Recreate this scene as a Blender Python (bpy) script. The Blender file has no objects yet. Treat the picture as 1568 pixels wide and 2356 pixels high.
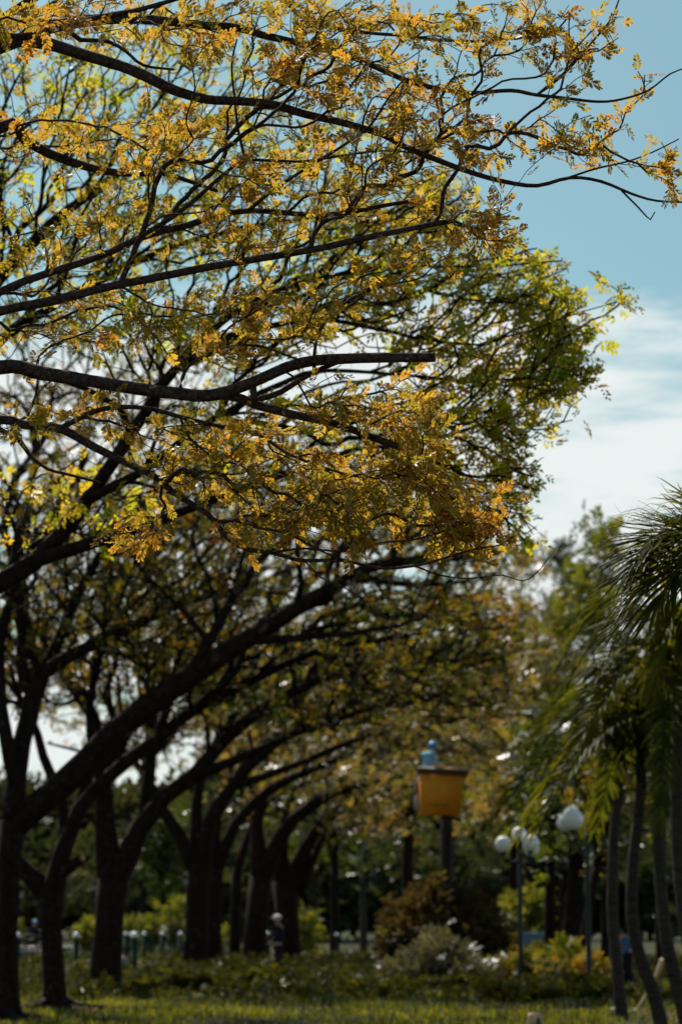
import bpy, bmesh, math, random
import numpy as np
from mathutils import Vector, Matrix
R = math.radians
C = bpy.context.scene.collection
SC = bpy.context.scene
random.seed(7)
rng = np.random.default_rng(7)

# ------------------------------------------------------------------ camera
FPX = 5563.0                       # focal length in pixels of the 1568 x 2356 view of the photo
HZ = 2125.0                        # eye level in that view
PITCH = math.atan((HZ - 1178.0) / FPX)
cam_d = bpy.data.cameras.new("camera")
cam = bpy.data.objects.new("camera", cam_d); C.objects.link(cam)
cam.location = (0, 0, 1.5)
cam.rotation_euler = (math.pi / 2 + PITCH, 0, 0)
cam_d.sensor_fit = 'VERTICAL'; cam_d.sensor_height = 36.0
cam_d.lens = 36.0 * FPX / 2356.0
cam_d.clip_start = 0.1; cam_d.clip_end = 4000
cam_d.dof.use_dof = True
cam_d.dof.focus_distance = 11.0
cam_d.dof.aperture_fstop = 3.4
cam_d.dof.aperture_blades = 0
SC.camera = cam
cp, sp = math.cos(PITCH), math.sin(PITCH)

def at(x, y, Y):
    """a world point on the viewing ray of photo pixel (x, y) at depth Y along +Y (accepts arrays)"""
    a = (np.asarray(x, float) - 784.0) / FPX
    b = (1178.0 - np.asarray(y, float)) / FPX
    dy = cp - b * sp; dz = sp + b * cp
    t = np.asarray(Y, float) / dy
    return np.stack([a * t, dy * t, 1.5 + dz * t], -1)

# ------------------------------------------------------------------ world, sun, exposure
SUN_EL, SUN_AZ = 50.0, -20.0       # ahead of the camera, a little to the left
w = bpy.data.worlds.new("World"); SC.world = w; w.use_nodes = True
nt = w.node_tree; nt.nodes.clear()
def N(tree, t, **kw):
    n = tree.nodes.new(t)
    for k, v in kw.items():
        if k.startswith('i_'):
            n.inputs[k[2:].replace('_', ' ')].default_value = v
        else: setattr(n, k, v)
    return n
def L(tree, a, b): tree.links.new(a, b)
out = N(nt, 'ShaderNodeOutputWorld'); bg = N(nt, 'ShaderNodeBackground'); bg.inputs[1].default_value = 0.066
sky = N(nt, 'ShaderNodeTexSky', sky_type='NISHITA'); sky.sun_disc = False
sky.sun_elevation = R(SUN_EL); sky.sun_rotation = R(SUN_AZ)
sky.air_density = 1.0; sky.dust_density = 1.2; sky.ozone_density = 1.5
tc = N(nt, 'ShaderNodeTexCoord'); sep = N(nt, 'ShaderNodeSeparateXYZ'); L(nt, tc.outputs['Generated'], sep.inputs[0])
mp = N(nt, 'ShaderNodeMapping'); mp.inputs['Scale'].default_value = (11, 11, 60); mp.inputs['Location'].default_value = (3.1, 1.2, 0.3)
L(nt, tc.outputs['Generated'], mp.inputs[0])
cn = N(nt, 'ShaderNodeTexNoise'); cn.inputs['Scale'].default_value = 1.0; cn.inputs['Detail'].default_value = 6; cn.inputs['Roughness'].default_value = 0.6
L(nt, mp.outputs[0], cn.inputs['Vector'])
# more cloud the lower you look
mr = N(nt, 'ShaderNodeMapRange', interpolation_type='SMOOTHSTEP'); mr.inputs[1].default_value = 0.290; mr.inputs[2].default_value = 0.232
mr.inputs[3].default_value = -0.55; mr.inputs[4].default_value = 0.25
L(nt, sep.outputs[2], mr.inputs[0])
ad = N(nt, 'ShaderNodeMath', operation='ADD'); L(nt, cn.outputs[0], ad.inputs[0]); L(nt, mr.outputs[0], ad.inputs[1])
cr = N(nt, 'ShaderNodeMapRange', interpolation_type='SMOOTHSTEP'); cr.inputs[1].default_value = 0.46; cr.inputs[2].default_value = 0.80
L(nt, ad.outputs[0], cr.inputs[0])
tint = N(nt, 'ShaderNodeMix', data_type='RGBA', blend_type='MULTIPLY'); tint.inputs[0].default_value = 1.0
L(nt, sky.outputs[0], tint.inputs[6]); tint.inputs[7].default_value = (0.74, 1.0, 0.86, 1)
mx = N(nt, 'ShaderNodeMix', data_type='RGBA'); L(nt, cr.outputs[0], mx.inputs[0]); L(nt, tint.outputs[2], mx.inputs[6]); mx.inputs[7].default_value = (8.7, 9.2, 9.1, 1)
L(nt, mx.outputs[2], bg.inputs[0]); L(nt, bg.outputs[0], out.inputs[0])

sun_d = bpy.data.lights.new("sun", 'SUN'); sun_d.energy = 5.0; sun_d.angle = R(0.5); sun_d.color = (1.0, 0.93, 0.80)
sun = bpy.data.objects.new("sun", sun_d); C.objects.link(sun)
sd = Vector((math.cos(R(SUN_EL)) * math.sin(R(SUN_AZ)), math.cos(R(SUN_EL)) * math.cos(R(SUN_AZ)), math.sin(R(SUN_EL))))
sun.rotation_euler = sd.to_track_quat('Z', 'Y').to_euler()
vs = SC.view_settings
vs.view_transform = 'Standard'; vs.look = 'None'; vs.gamma = 1.0; vs.use_curve_mapping = False
vs.exposure = 0.55
SC.render.engine = 'CYCLES'
SC.cycles.use_denoising = True
SC.cycles.max_bounces = 6; SC.cycles.diffuse_bounces = 3; SC.cycles.glossy_bounces = 2; SC.cycles.transmission_bounces = 4
SC.cycles.sample_clamp_indirect = 4; SC.cycles.sample_clamp_direct = 5

# ------------------------------------------------------------------ materials
def mat(name):
    m = bpy.data.materials.new(name); m.use_nodes = True; m.node_tree.nodes.clear()
    return m, m.node_tree
def ramp(t, fac, stops):
    r = N(t, 'ShaderNodeValToRGB'); L(t, fac, r.inputs[0])
    e = r.color_ramp.elements
    while len(e) < len(stops): e.new(0.5)
    for k, (p, c) in enumerate(stops):
        e[k].position = p; e[k].color = (*c, 1)
    return r.outputs[0]
def noise(t, scale, detail=3, vec=None, rough=0.5):
    n = N(t, 'ShaderNodeTexNoise'); n.inputs['Scale'].default_value = scale; n.inputs['Detail'].default_value = detail
    n.inputs['Roughness'].default_value = rough
    if vec is None:
        c = N(t, 'ShaderNodeTexCoord'); vec = c.outputs['Object']
    L(t, vec, n.inputs['Vector'])
    return n.outputs[0]
def leaf_mat(name, stops, scale=0.8, trans=0.5, gloss=0.12, rough=0.48, tmul=(1.25, 1.1, 0.55)):
    m, t = mat(name)
    o = N(t, 'ShaderNodeOutputMaterial')
    n1 = noise(t, scale, 3)
    at_ = N(t, 'ShaderNodeAttribute', attribute_name='tint')
    g = N(t, 'ShaderNodeNewGeometry')
    a = N(t, 'ShaderNodeMath', operation='MULTIPLY_ADD'); L(t, at_.outputs['Fac'], a.inputs[0]); a.inputs[1].default_value = 0.45
    L(t, n1, a.inputs[2])
    b = N(t, 'ShaderNodeMath', operation='MULTIPLY_ADD'); L(t, g.outputs['Random Per Island'], b.inputs[0]); b.inputs[1].default_value = 0.25
    L(t, a.outputs[0], b.inputs[2])
    c = N(t, 'ShaderNodeMapRange'); L(t, b.outputs[0], c.inputs[0]); c.inputs[1].default_value = 0.45; c.inputs[2].default_value = 1.25
    col = ramp(t, c.outputs[0], stops)
    d = N(t, 'ShaderNodeBsdfDiffuse'); L(t, col, d.inputs[0])
    tm = N(t, 'ShaderNodeMix', data_type='RGBA', blend_type='MULTIPLY'); tm.inputs[0].default_value = 1; L(t, col, tm.inputs[6]); tm.inputs[7].default_value = (*tmul, 1)
    tr = N(t, 'ShaderNodeBsdfTranslucent'); L(t, tm.outputs[2], tr.inputs[0])
    m1 = N(t, 'ShaderNodeMixShader'); m1.inputs[0].default_value = trans; L(t, d.outputs[0], m1.inputs[1]); L(t, tr.outputs[0], m1.inputs[2])
    gl = N(t, 'ShaderNodeBsdfGlossy'); gl.inputs['Roughness'].default_value = rough; gl.inputs[0].default_value = (.9, .9, .95, 1)
    fr = N(t, 'ShaderNodeFresnel'); fr.inputs[0].default_value = 1.45
    fm = N(t, 'ShaderNodeMath', operation='MULTIPLY_ADD'); L(t, fr.outputs[0], fm.inputs[0]); fm.inputs[1].default_value = gloss * 2.6; fm.inputs[2].default_value = 0.0
    m2 = N(t, 'ShaderNodeMixShader'); L(t, fm.outputs[0], m2.inputs[0]); L(t, m1.outputs[0], m2.inputs[1]); L(t, gl.outputs[0], m2.inputs[2])
    L(t, m2.outputs[0], o.inputs[0])
    return m
def solid(name, c1, c2=None, scale=8, rough=0.7, bump=0.0, metal=0.0, spec=0.3, detail=5, stretch=None):
    m, t = mat(name)
    o = N(t, 'ShaderNodeOutputMaterial'); p = N(t, 'ShaderNodeBsdfPrincipled'); L(t, p.outputs[0], o.inputs[0])
    p.inputs['Roughness'].default_value = rough; p.inputs['Metallic'].default_value = metal
    p.inputs['Specular IOR Level'].default_value = spec
    vec = None
    if stretch:
        c = N(t, 'ShaderNodeTexCoord'); mpp = N(t, 'ShaderNodeMapping'); mpp.inputs['Scale'].default_value = stretch
        L(t, c.outputs['Object'], mpp.inputs[0]); vec = mpp.outputs[0]
    n1 = noise(t, scale, detail, vec, 0.6)
    col = ramp(t, n1, [(0.3, c1), (0.7, c2 or c1)]); L(t, col, p.inputs[0])
    if bump:
        b = N(t, 'ShaderNodeBump'); b.inputs['Strength'].default_value = bump; b.inputs['Distance'].default_value = 0.02
        L(t, n1, b.inputs['Height']); L(t, b.outputs[0], p.inputs['Normal'])
    return m
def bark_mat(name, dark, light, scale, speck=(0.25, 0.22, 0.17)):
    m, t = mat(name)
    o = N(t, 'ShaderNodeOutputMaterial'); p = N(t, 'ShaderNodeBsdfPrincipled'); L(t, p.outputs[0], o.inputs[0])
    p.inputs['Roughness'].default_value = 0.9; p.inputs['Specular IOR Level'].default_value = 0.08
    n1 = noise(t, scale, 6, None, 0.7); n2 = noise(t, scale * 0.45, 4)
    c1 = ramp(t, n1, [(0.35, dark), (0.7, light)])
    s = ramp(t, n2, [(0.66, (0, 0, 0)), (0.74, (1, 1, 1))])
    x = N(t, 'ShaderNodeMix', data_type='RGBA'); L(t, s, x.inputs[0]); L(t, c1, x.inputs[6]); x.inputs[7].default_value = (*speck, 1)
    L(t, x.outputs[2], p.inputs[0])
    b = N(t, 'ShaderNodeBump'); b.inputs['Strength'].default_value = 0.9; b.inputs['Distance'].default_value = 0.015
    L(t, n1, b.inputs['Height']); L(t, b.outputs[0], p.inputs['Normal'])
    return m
GOLD = [(0.0, (0.11, 0.125, 0.02)), (0.25, (0.22, 0.19, 0.03)), (0.5, (0.37, 0.27, 0.05)), (0.78, (0.40, 0.23, 0.045)), (0.93, (0.26, 0.12, 0.025)), (1.0, (0.12, 0.06, 0.02))]
OLIVE = [(0.0, (0.17, 0.22, 0.02)), (0.35, (0.32, 0.34, 0.03)), (0.55, (0.44, 0.37, 0.05)), (0.85, (0.42, 0.25, 0.04)), (1.0, (0.36, 0.17, 0.03))]
MIXED = [(0.0, (0.03, 0.05, 0.006)), (0.35, (0.09, 0.11, 0.010)), (0.6, (0.16, 0.14, 0.018)), (0.8, (0.25, 0.145, 0.02)), (1.0, (0.18, 0.08, 0.015))]
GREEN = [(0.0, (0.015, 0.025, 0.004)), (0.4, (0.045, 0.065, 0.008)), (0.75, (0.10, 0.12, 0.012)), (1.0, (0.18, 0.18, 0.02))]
BROWN = [(0.0, (0.02, 0.013, 0.007)), (0.4, (0.05, 0.034, 0.015)), (0.75, (0.10, 0.07, 0.022)), (1.0, (0.09, 0.10, 0.02))]
M = dict(
    gold=leaf_mat('golden_leaves', GOLD, 1.6, 0.66, 0.03, tmul=(1.4, 1.2, 0.6)),
    olive=leaf_mat('olive_leaves', OLIVE, 0.9, 0.70, 0.03, tmul=(1.35, 1.25, .5)),
    mixed=leaf_mat('mixed_leaves', MIXED, 0.5, 0.55, 0.05),
    green=leaf_mat('green_leaves', GREEN, 0.6, 0.4, 0.08, tmul=(1.2, 1.2, 0.4)),
    shade=leaf_mat('shaded_far_leaves', [(0, (.018, .028, .014)), (.5, (.04, .052, .022)), (1, (.075, .08, .03))], .12, .3, .03),  # leaf colour darkened to stand for the shade under the crowns
    lime=leaf_mat('sunny_green_leaves', [(0, (0.045, 0.06, 0.006)), (0.5, (0.11, 0.13, 0.012)), (1, (0.26, 0.26, 0.04))], 0.6, 0.5, .05),
    tan=leaf_mat('tan_gold_leaves', [(0, (.07, .085, .02)), (.3, (.14, .14, .035)), (.6, (.22, .18, .055)), (.85, (.30, .19, .05)), (1, (.22, .11, .03))], .35, .55, .09),
    brown=leaf_mat('wilted_leaves', BROWN, 0.8, 0.35, 0.03),
    palm=leaf_mat('palm_leaves', [(0.0, (0.02, 0.026, 0.005)), (0.5, (0.065, 0.072, 0.010)), (0.85, (0.14, 0.135, 0.018)), (1.0, (0.22, 0.15, 0.04))], 2.0, 0.50, 0.02, 0.35, tmul=(1.5, 1.4, .5)),
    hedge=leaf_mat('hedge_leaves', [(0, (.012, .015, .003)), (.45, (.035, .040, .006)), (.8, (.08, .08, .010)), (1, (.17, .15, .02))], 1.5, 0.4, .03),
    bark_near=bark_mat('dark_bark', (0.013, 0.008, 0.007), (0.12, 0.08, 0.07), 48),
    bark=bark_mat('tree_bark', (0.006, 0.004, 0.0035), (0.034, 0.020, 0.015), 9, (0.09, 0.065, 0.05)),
    palmbark=solid('palm_bark', (0.010, 0.008, 0.006), (0.055, 0.042, 0.034), 5, 0.9, 0.6, stretch=(1, 1, 6)),
    cutwood=solid('cut_wood', (0.16, 0.07, 0.03), (0.30, 0.16, 0.08), 20, 0.8, 0.3),
    palewood=solid('fresh_cut_wood', (0.45, 0.30, 0.18), (0.62, 0.46, 0.3), 12, 0.8, 0.3),
)
# ------------------------------------------------------------------ object helpers
def tag(o, label=None, cat=None, group=None, kind=None):
    if label: o['label'] = label
    if cat: o['category'] = cat
    if group: o['group'] = group
    if kind: o['kind'] = kind
    return o
def empty(name, loc, rz=0.0):
    o = bpy.data.objects.new(name, None); C.objects.link(o); o.location = loc; o.rotation_euler = (0, 0, rz)
    o.empty_display_size = 0.3
    return o
def link(name, me, m=None, parent=None, world=True):
    """link a mesh; vertices are world coordinates, moved to the parent's frame"""
    o = bpy.data.objects.new(name, me); C.objects.link(o)
    if m: me.materials.append(m)
    if parent is not None:
        o.parent = parent
        if world and parent.parent is None: o.matrix_parent_inverse = root_matrix(parent).inverted()   # a part's own frame is already the world's
    return o
def root_matrix(p):
    mtx = Matrix.Identity(4)
    while p is not None:
        mtx = Matrix.LocRotScale(p.location, p.rotation_euler, p.scale) @ mtx if p.parent is None else mtx
        p = p.parent
    return mtx
def npmesh(name, V, F, smooth=True, tint=None):
    """V (n,3), F list of (k,4) or (k,3) arrays"""
    me = bpy.data.meshes.new(name)
    V = np.asarray(V, np.float32)
    Fs = [np.asarray(f, np.int32) for f in F if len(f)]
    tot = [np.full(len(f), f.shape[1], np.int32) for f in Fs]
    loops = np.concatenate([f.ravel() for f in Fs]); tot = np.concatenate(tot)
    start = np.concatenate([[0], np.cumsum(tot)[:-1]]).astype(np.int32)
    me.vertices.add(len(V)); me.vertices.foreach_set('co', V.ravel())
    me.loops.add(len(loops)); me.loops.foreach_set('vertex_index', loops)
    me.polygons.add(len(tot)); me.polygons.foreach_set('loop_start', start)
    try: me.polygons.foreach_set('loop_total', tot)
    except Exception: pass
    if tint is not None:
        a = me.attributes.new('tint', 'FLOAT', 'POINT'); a.data.foreach_set('value', np.asarray(tint, np.float32))
    me.update(calc_edges=True)
    if smooth: me.polygons.foreach_set('use_smooth', np.ones(len(tot), bool))
    me.validate()
    return me
class MB:
    def __init__(s): s.V = []; s.F4 = []; s.F3 = []; s.n = 0
    def add(s, V, F4=None, F3=None):
        V = np.asarray(V, float)
        if F4 is not None and len(F4): s.F4.append(np.asarray(F4) + s.n)
        if F3 is not None and len(F3): s.F3.append(np.asarray(F3) + s.n)
        s.V.append(V); s.n += len(V)
    def box(s, c, size, top=None, rz=0.0):
        """box centred at c; top = (sx, sy) scale of its upper face"""
        sx, sy, sz = [q / 2 for q in size]; tx, ty = top or (1, 1)
        v = np.array([(-sx, -sy, -sz), (sx, -sy, -sz), (sx, sy, -sz), (-sx, sy, -sz),
                      (-sx * tx, -sy * ty, sz), (sx * tx, -sy * ty, sz), (sx * tx, sy * ty, sz), (-sx * tx, sy * ty, sz)])
        if rz:
            cc, ss = math.cos(rz), math.sin(rz)
            v = np.stack([v[:, 0] * cc - v[:, 1] * ss, v[:, 0] * ss + v[:, 1] * cc, v[:, 2]], 1)
        s.add(v + np.array(c), [(0, 3, 2, 1), (4, 5, 6, 7), (0, 1, 5, 4), (1, 2, 6, 5), (2, 3, 7, 6), (3, 0, 4, 7)])
    def tube(s, P, Rr, sides=8, cap=True, wob=0.0, flat_end=False):
        P = np.asarray(P, float); k = len(P)
        Rr = np.broadcast_to(np.asarray(Rr, float), (k,)).copy()
        T = np.gradient(P, axis=0); T /= np.linalg.norm(T, axis=1, keepdims=True) + 1e-9
        m = T.mean(0); ref = np.eye(3)[np.argmin(np.abs(m))]
        A = np.cross(T, ref); A /= np.linalg.norm(A, axis=1, keepdims=True) + 1e-9
        B = np.cross(T, A)
        th = np.linspace(0, 2 * np.pi, sides, endpoint=False)
        rr = Rr[:, None] * np.ones(sides)
        if wob:
            ph = rng.uniform(0, 6.3, 3); u = np.arange(k)[:, None]
            rr = rr * (1 + wob * (np.sin(2 * th + ph[0] + u * .35) * .5 + np.sin(3 * th + ph[1] - u * .5) * .35) + wob * .7 * rng.normal(0, .5, (k, sides)))
        V = P[:, None] + rr[..., None] * (np.cos(th)[None, :, None] * A[:, None] + np.sin(th)[None, :, None] * B[:, None])
        V = V.reshape(-1, 3)
        i = np.arange(k - 1)[:, None] * sides; j = np.arange(sides); jn = (j + 1) % sides
        F = np.stack([i + j, i + jn, i + sides + jn, i + sides + j], -1).reshape(-1, 4)
        F3 = []
        if cap:
            V = np.vstack([V, P[0], P[-1] + (0 if flat_end else 1) * T[-1] * Rr[-1] * 0.6])
            a, b = k * sides, k * sides + 1
            F3 = [(a, jn_, j_) for j_, jn_ in zip(j, jn)] + [(b, (k - 1) * sides + j_, (k - 1) * sides + jn_) for j_, jn_ in zip(j, jn)]
        s.add(V, F, F3)
    def sphere(s, c, r, seg=16, rings=10, sc=(1, 1, 1)):
        V = []; 
        for i in range(rings + 1):
            ph = math.pi * i / rings
            for j in range(seg):
                th = 2 * math.pi * j / seg
                V.append((math.sin(ph) * math.cos(th) * r * sc[0], math.sin(ph) * math.sin(th) * r * sc[1], math.cos(ph) * r * sc[2]))
        F = [(i * seg + j, (i + 1) * seg + j, (i + 1) * seg + (j + 1) % seg, i * seg + (j + 1) % seg) for i in range(rings) for j in range(seg)]
        s.add(np.array(V) + np.array(c), F)
    def mesh(s, name, smooth=True):
        F = []
        if s.F4: F.append(np.vstack(s.F4))
        if s.F3: F.append(np.vstack(s.F3))
        return npmesh(name, np.vstack(s.V), F, smooth)
    def build(s, name, m, parent=None, smooth=True): return link(name, s.mesh(name, smooth), m, parent)

def catmull(P, step):
    P = np.asarray(P, float)
    Q = np.vstack([2 * P[0] - P[1], P, 2 * P[-1] - P[-2]]); out_ = []
    for i in range(1, len(Q) - 2):
        d = np.linalg.norm((Q[i + 1] - Q[i])[:3]); n = max(1, int(round(d / step)))
        t = np.arange(n)[:, None] / n
        out_.append(0.5 * (2 * Q[i] + (Q[i + 1] - Q[i - 1]) * t + (2 * Q[i - 1] - 5 * Q[i] + 4 * Q[i + 1] - Q[i + 2]) * t ** 2 + (3 * Q[i] - Q[i - 1] - 3 * Q[i + 1] + Q[i + 2]) * t ** 3))
    out_.append(P[-1:])
    return np.vstack(out_)
# ------------------------------------------------------------------ tree growth
class Tree:
    def __init__(s, r0, expo=2.3):
        s.P = []; s.par = []; s.D = []; s.len = []; s.spec = []; s.r0 = r0; s.ex = expo; s.limbs = []
    def add(s, p, par, r=0.0):
        d = p - s.P[par] if par >= 0 else np.array([0, 0, 1.0])
        l = np.linalg.norm(d) + 1e-9
        s.P.append(p); s.par.append(par); s.D.append(d / l); s.len.append((s.len[par] + l) if par >= 0 else 0); s.spec.append(r)
        return len(s.P) - 1
    def limb(s, P, Rr, step, name='limb', cut=False, par=None, wig=0.0, attach=True):
        Q = catmull(np.hstack([np.asarray(P, float), np.asarray(Rr, float)[:, None]]), step)
        if wig: Q[1:-1, :3] += rng.normal(0, wig, (len(Q) - 2, 3))
        if par is None and s.P and attach:
            par = int(np.argmin(np.linalg.norm(np.array(s.P) - Q[0, :3], axis=1)))
        elif par is None: par = -1
        idx = []
        k = par
        for q in Q:
            k = s.add(q[:3], k, q[3]); idx.append(k)
        s.limbs.append((name, cut, par, idx))
        return idx
    def grow(s, A, alpha=0.25, step=0.08, ang=0.7, wig=0.1):
        A = np.asarray(A, float); n = len(A); alive = np.ones(n, bool)
        best = np.full(n, 1e9); bi = np.zeros(n, int)
        s.tips = getattr(s, 'tips', [])
        def upd(ids):
            P = np.array([s.P[i] for i in ids]); D = np.array([s.D[i] for i in ids]); Ln = np.array([s.len[i] for i in ids])
            for c0 in range(0, len(ids), 200):
                v = A[:, None] - P[None, c0:c0 + 200]; d = np.linalg.norm(v, axis=2) + 1e-9
                cs = (v * D[None, c0:c0 + 200]).sum(2) / d
                c = d * (1 + ang * (1 - cs)) + alpha * Ln[None, c0:c0 + 200]
                j = c.argmin(1); cm = c[np.arange(n), j]
                u = cm < best; best[u] = cm[u]; bi[u] = np.array(ids)[c0 + j[u]]
        upd([i for i in range(len(s.P)) if s.spec[i] >= 0])
        for _ in range(n):
            k = int(np.argmin(np.where(alive, best, 1e9))); alive[k] = False
            i = int(bi[k]); p0 = s.P[i]; d0 = s.D[i]; a = A[k]; dist = np.linalg.norm(a - p0)
            m = max(1, int(round(dist / step))); t = (np.arange(1, m + 1) / m)[:, None]
            u = (a - p0) / (dist + 1e-9)
            cpt = p0 + (d0 * 0.35 + u * 0.25) * dist * 0.8 + rng.normal(0, wig * dist, 3)
            q = (1 - t) ** 2 * p0 + 2 * t * (1 - t) * cpt + t ** 2 * a
            if m > 1: q[:-1] += rng.normal(0, step * 0.07, (m - 1, 3))
            new = []; pr = i
            for z in q:
                pr = s.add(z, pr, 0.0); new.append(pr)
            s.tips.append(pr)
            upd(new)
    def radii(s):
        n = len(s.P); acc = np.zeros(n); r = np.zeros(n); ch = [[] for _ in range(n)]
        for i in range(n):
            if s.par[i] >= 0: ch[s.par[i]].append(i)
        for i in range(n - 1, -1, -1):
            if s.spec[i] > 0: r[i] = s.spec[i]; acc[i] = r[i] ** s.ex
            else:
                if not ch[i]: r[i] = s.r0; acc[i] = s.r0 ** s.ex
                else:
                    r[i] = acc[i] ** (1 / s.ex)
            if s.par[i] >= 0 and s.spec[s.par[i]] <= 0: acc[s.par[i]] += acc[i]
        # a branch is never thicker than 70% of what carries it
        for i in range(n):
            p = s.par[i]
            if p >= 0 and s.spec[i] <= 0 and s.spec[p] > 0: r[i] = min(r[i], r[p] * 0.75)
            elif p >= 0 and s.spec[i] <= 0: r[i] = min(r[i], r[p])
        s.r = r; s.ch = ch
        return r
    def build(s, root, bark, cutmat, big, twig_name='branches', wob=0.06):
        s.radii(); P = np.array(s.P); r = s.r; done = set(); trunk_ids = {i for nm, c_, p_, ids in s.limbs if nm == 'trunk' for i in ids}
        for name, cut, par, idx in s.limbs:
            b = MB(); done.update(idx)
            pts = P[idx]; rr = np.array([s.spec[i] for i in idx])
            sides = 14 if rr.max() > big else 9
            if par >= 0 and np.linalg.norm(P[par] - pts[0]) > .15 * rr[0]:
                pts = np.vstack([P[par], pts]); rr = np.concatenate([[rr[0]], rr])
            if par in trunk_ids:        # limbs swell into the trunk they leave
                tr_ = s.spec[par]; d0_ = np.linalg.norm(pts - pts[0], axis=1)
                rr = rr + np.maximum(0, .88 * tr_ - rr[0]) * np.exp(-d0_ / (tr_ * 2.2))
            b.tube(pts, rr, sides, True, wob, flat_end=cut)
            o = b.build(name, bark, root)
            if cut:
                c = MB(); d = pts[-1] - pts[-2]; d /= np.linalg.norm(d)
                c.tube([pts[-1] - d * rr[-1] * .25, pts[-1] + d * rr[-1] * .12], [rr[-1] * .86] * 2, 12, True, .05, True)
                c.build('cut_face', cutmat, o)
        b = MB(); stack = [(p, c) for p in range(len(P)) for c in s.ch[p] if c not in done and (p in done)]
        while stack:
            p, c = stack.pop(); chain = [p, c]
            while True:
                k = [q for q in s.ch[chain[-1]] if q not in done]
                if not k: break
                k.sort(key=lambda q: -r[q]); 
                for q in k[1:]: stack.append((chain[-1], q))
                chain.append(k[0])
            rr = r[chain].copy(); rr[0] = rr[1]
            mxr = rr.max()
            b.tube(P[chain], rr, 8 if mxr > big * .5 else (5 if mxr > big * .12 else 4), False, wob * .6 if mxr > big * .3 else 0)
        if b.n: b.build(twig_name, bark, root)
    def thin(s, rmax):
        return [i for i in range(len(s.P)) if s.spec[i] <= 0 and s.r[i] <= rmax]

def cloud(E):
    """points inside ellipsoids (cx, cy, rx, ry, n, Y, dY) given in photo pixels and metres of depth"""
    out_ = []
    for cx, cy, rx, ry, n, Y, dY in E:
        v = rng.normal(size=(n, 3)); v /= np.linalg.norm(v, axis=1, keepdims=True); v *= rng.uniform(0, 1, (n, 1)) ** (1 / 2.6)
        px, py, dd = cx + v[:, 0] * rx, cy + v[:, 1] * ry, Y + v[:, 2] * dY
        ok = ~((dd > 30) & (dd < 67) & (np.abs(px - 1010) < 120) & (py > 1630) & (py < 1960))   # pruned clear round the bucket lift
        out_.append(at(px[ok], py[ok], dd[ok]))
    return np.vstack(out_)
def rand_rot(n, dirs, spread, flat=0.6):
    """orthonormal frames whose x axis follows dirs with spread; z axis roughly up by 'flat'"""
    X = dirs + rng.normal(0, spread, (n, 3)); X /= np.linalg.norm(X, axis=1, keepdims=True)
    Z = np.array([0, 0, 1.0]) * flat + rng.normal(0, 1, (n, 3)) * (1 - flat); Z -= (Z * X).sum(1, keepdims=True) * X
    Z /= np.linalg.norm(Z, axis=1, keepdims=True) + 1e-9
    return X, np.cross(Z, X), Z
def frond_template(pairs, seed, width=0.42, big=1.0, curl=0.0):
    g = np.random.default_rng(seed); V = []; F = []
    L0 = 0.36 * big
    n = 0
    def leaflet(b, ang, l, lift):
        nonlocal n
        c, s_ = math.cos(ang), math.sin(ang); wv = l * width * .5
        pts = [(0, 0, 0), (.32, -.8, .12), (.74, -.95, .14), (1, 0, -.05), (.74, .95, .14), (.32, .8, .12)]
        for (u, v, z) in pts:
            x = u * l; y = v * wv
            V.append((b[0] + x * c - y * s_, b[1] + x * s_ + y * c, b[2] + z * wv * 2.2 + u * lift * l))
        F.append((n, n + 1, n + 2, n + 3)); F.append((n, n + 3, n + 4, n + 5)); n += 6
    for i in range(pairs):
        t = 0.12 + 0.86 * i / max(1, pairs - 1)
        z = -curl * t * t
        for sgn in (-1, 1):
            if g.random() < 0.06: continue
            leaflet((t, sgn * .01, z), sgn * (1.05 - .35 * t + g.normal(0, .12)), L0 * (0.62 + .45 * math.sin(math.pi * (t * .8 + .1))) * g.uniform(.85, 1.12), g.normal(0.02, .22))
    leaflet((1.0, 0, -curl), g.normal(0, .2), L0 * .9, 0)
    # rachis: a thin folded strip
    k = 5; tt = np.linspace(0, 1, k)
    for t in tt:
        V.append((t, -.009, -curl * t * t)); V.append((t, .009, -curl * t * t))
    for q in range(k - 1): F.append((n + 2 * q, n + 2 * q + 2, n + 2 * q + 3, n + 2 * q + 1))
    return np.array(V), np.array(F)
TEMPL = [frond_template(p, 10 + i, curl=c) for i, (p, c) in enumerate([(7, .1), (8, .25), (6, .0), (9, .3), (5, .15), (8, .05)])]
def leaf_template(kind=0):
    V = [(0, 0, 0), (.45, -.3, .05), (1, 0, -.08), (.45, .3, .05)]
    return np.array(V), np.array([(0, 1, 2, 3)])
def sprig_template(nl, seed, lw=.5, ll=.42):
    g = np.random.default_rng(seed); V = []; F = []
    for i in range(nl):
        t = (i + .5) / nl; a = (1 if i % 2 else -1) * g.uniform(.5, 1.2); l = ll * g.uniform(.7, 1.2); c, s_ = math.cos(a), math.sin(a); z0 = g.normal(0, .06)
        n = len(V)
        for (u, v, z) in [(0, 0, 0), (.5, -.5, .1), (1, 0, 0), (.5, .5, .1)]:
            x, y = u * l, v * l * lw
            V.append((t * .8 + x * c - y * s_, x * s_ + y * c, z0 + z * l + g.normal(0, .02)))
        F.append((n, n + 1, n + 2, n + 3))
    return np.array(V), np.array(F)
SPRIG = [sprig_template(k, 40 + i) for i, k in enumerate([7, 9, 8, 6])]
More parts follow.
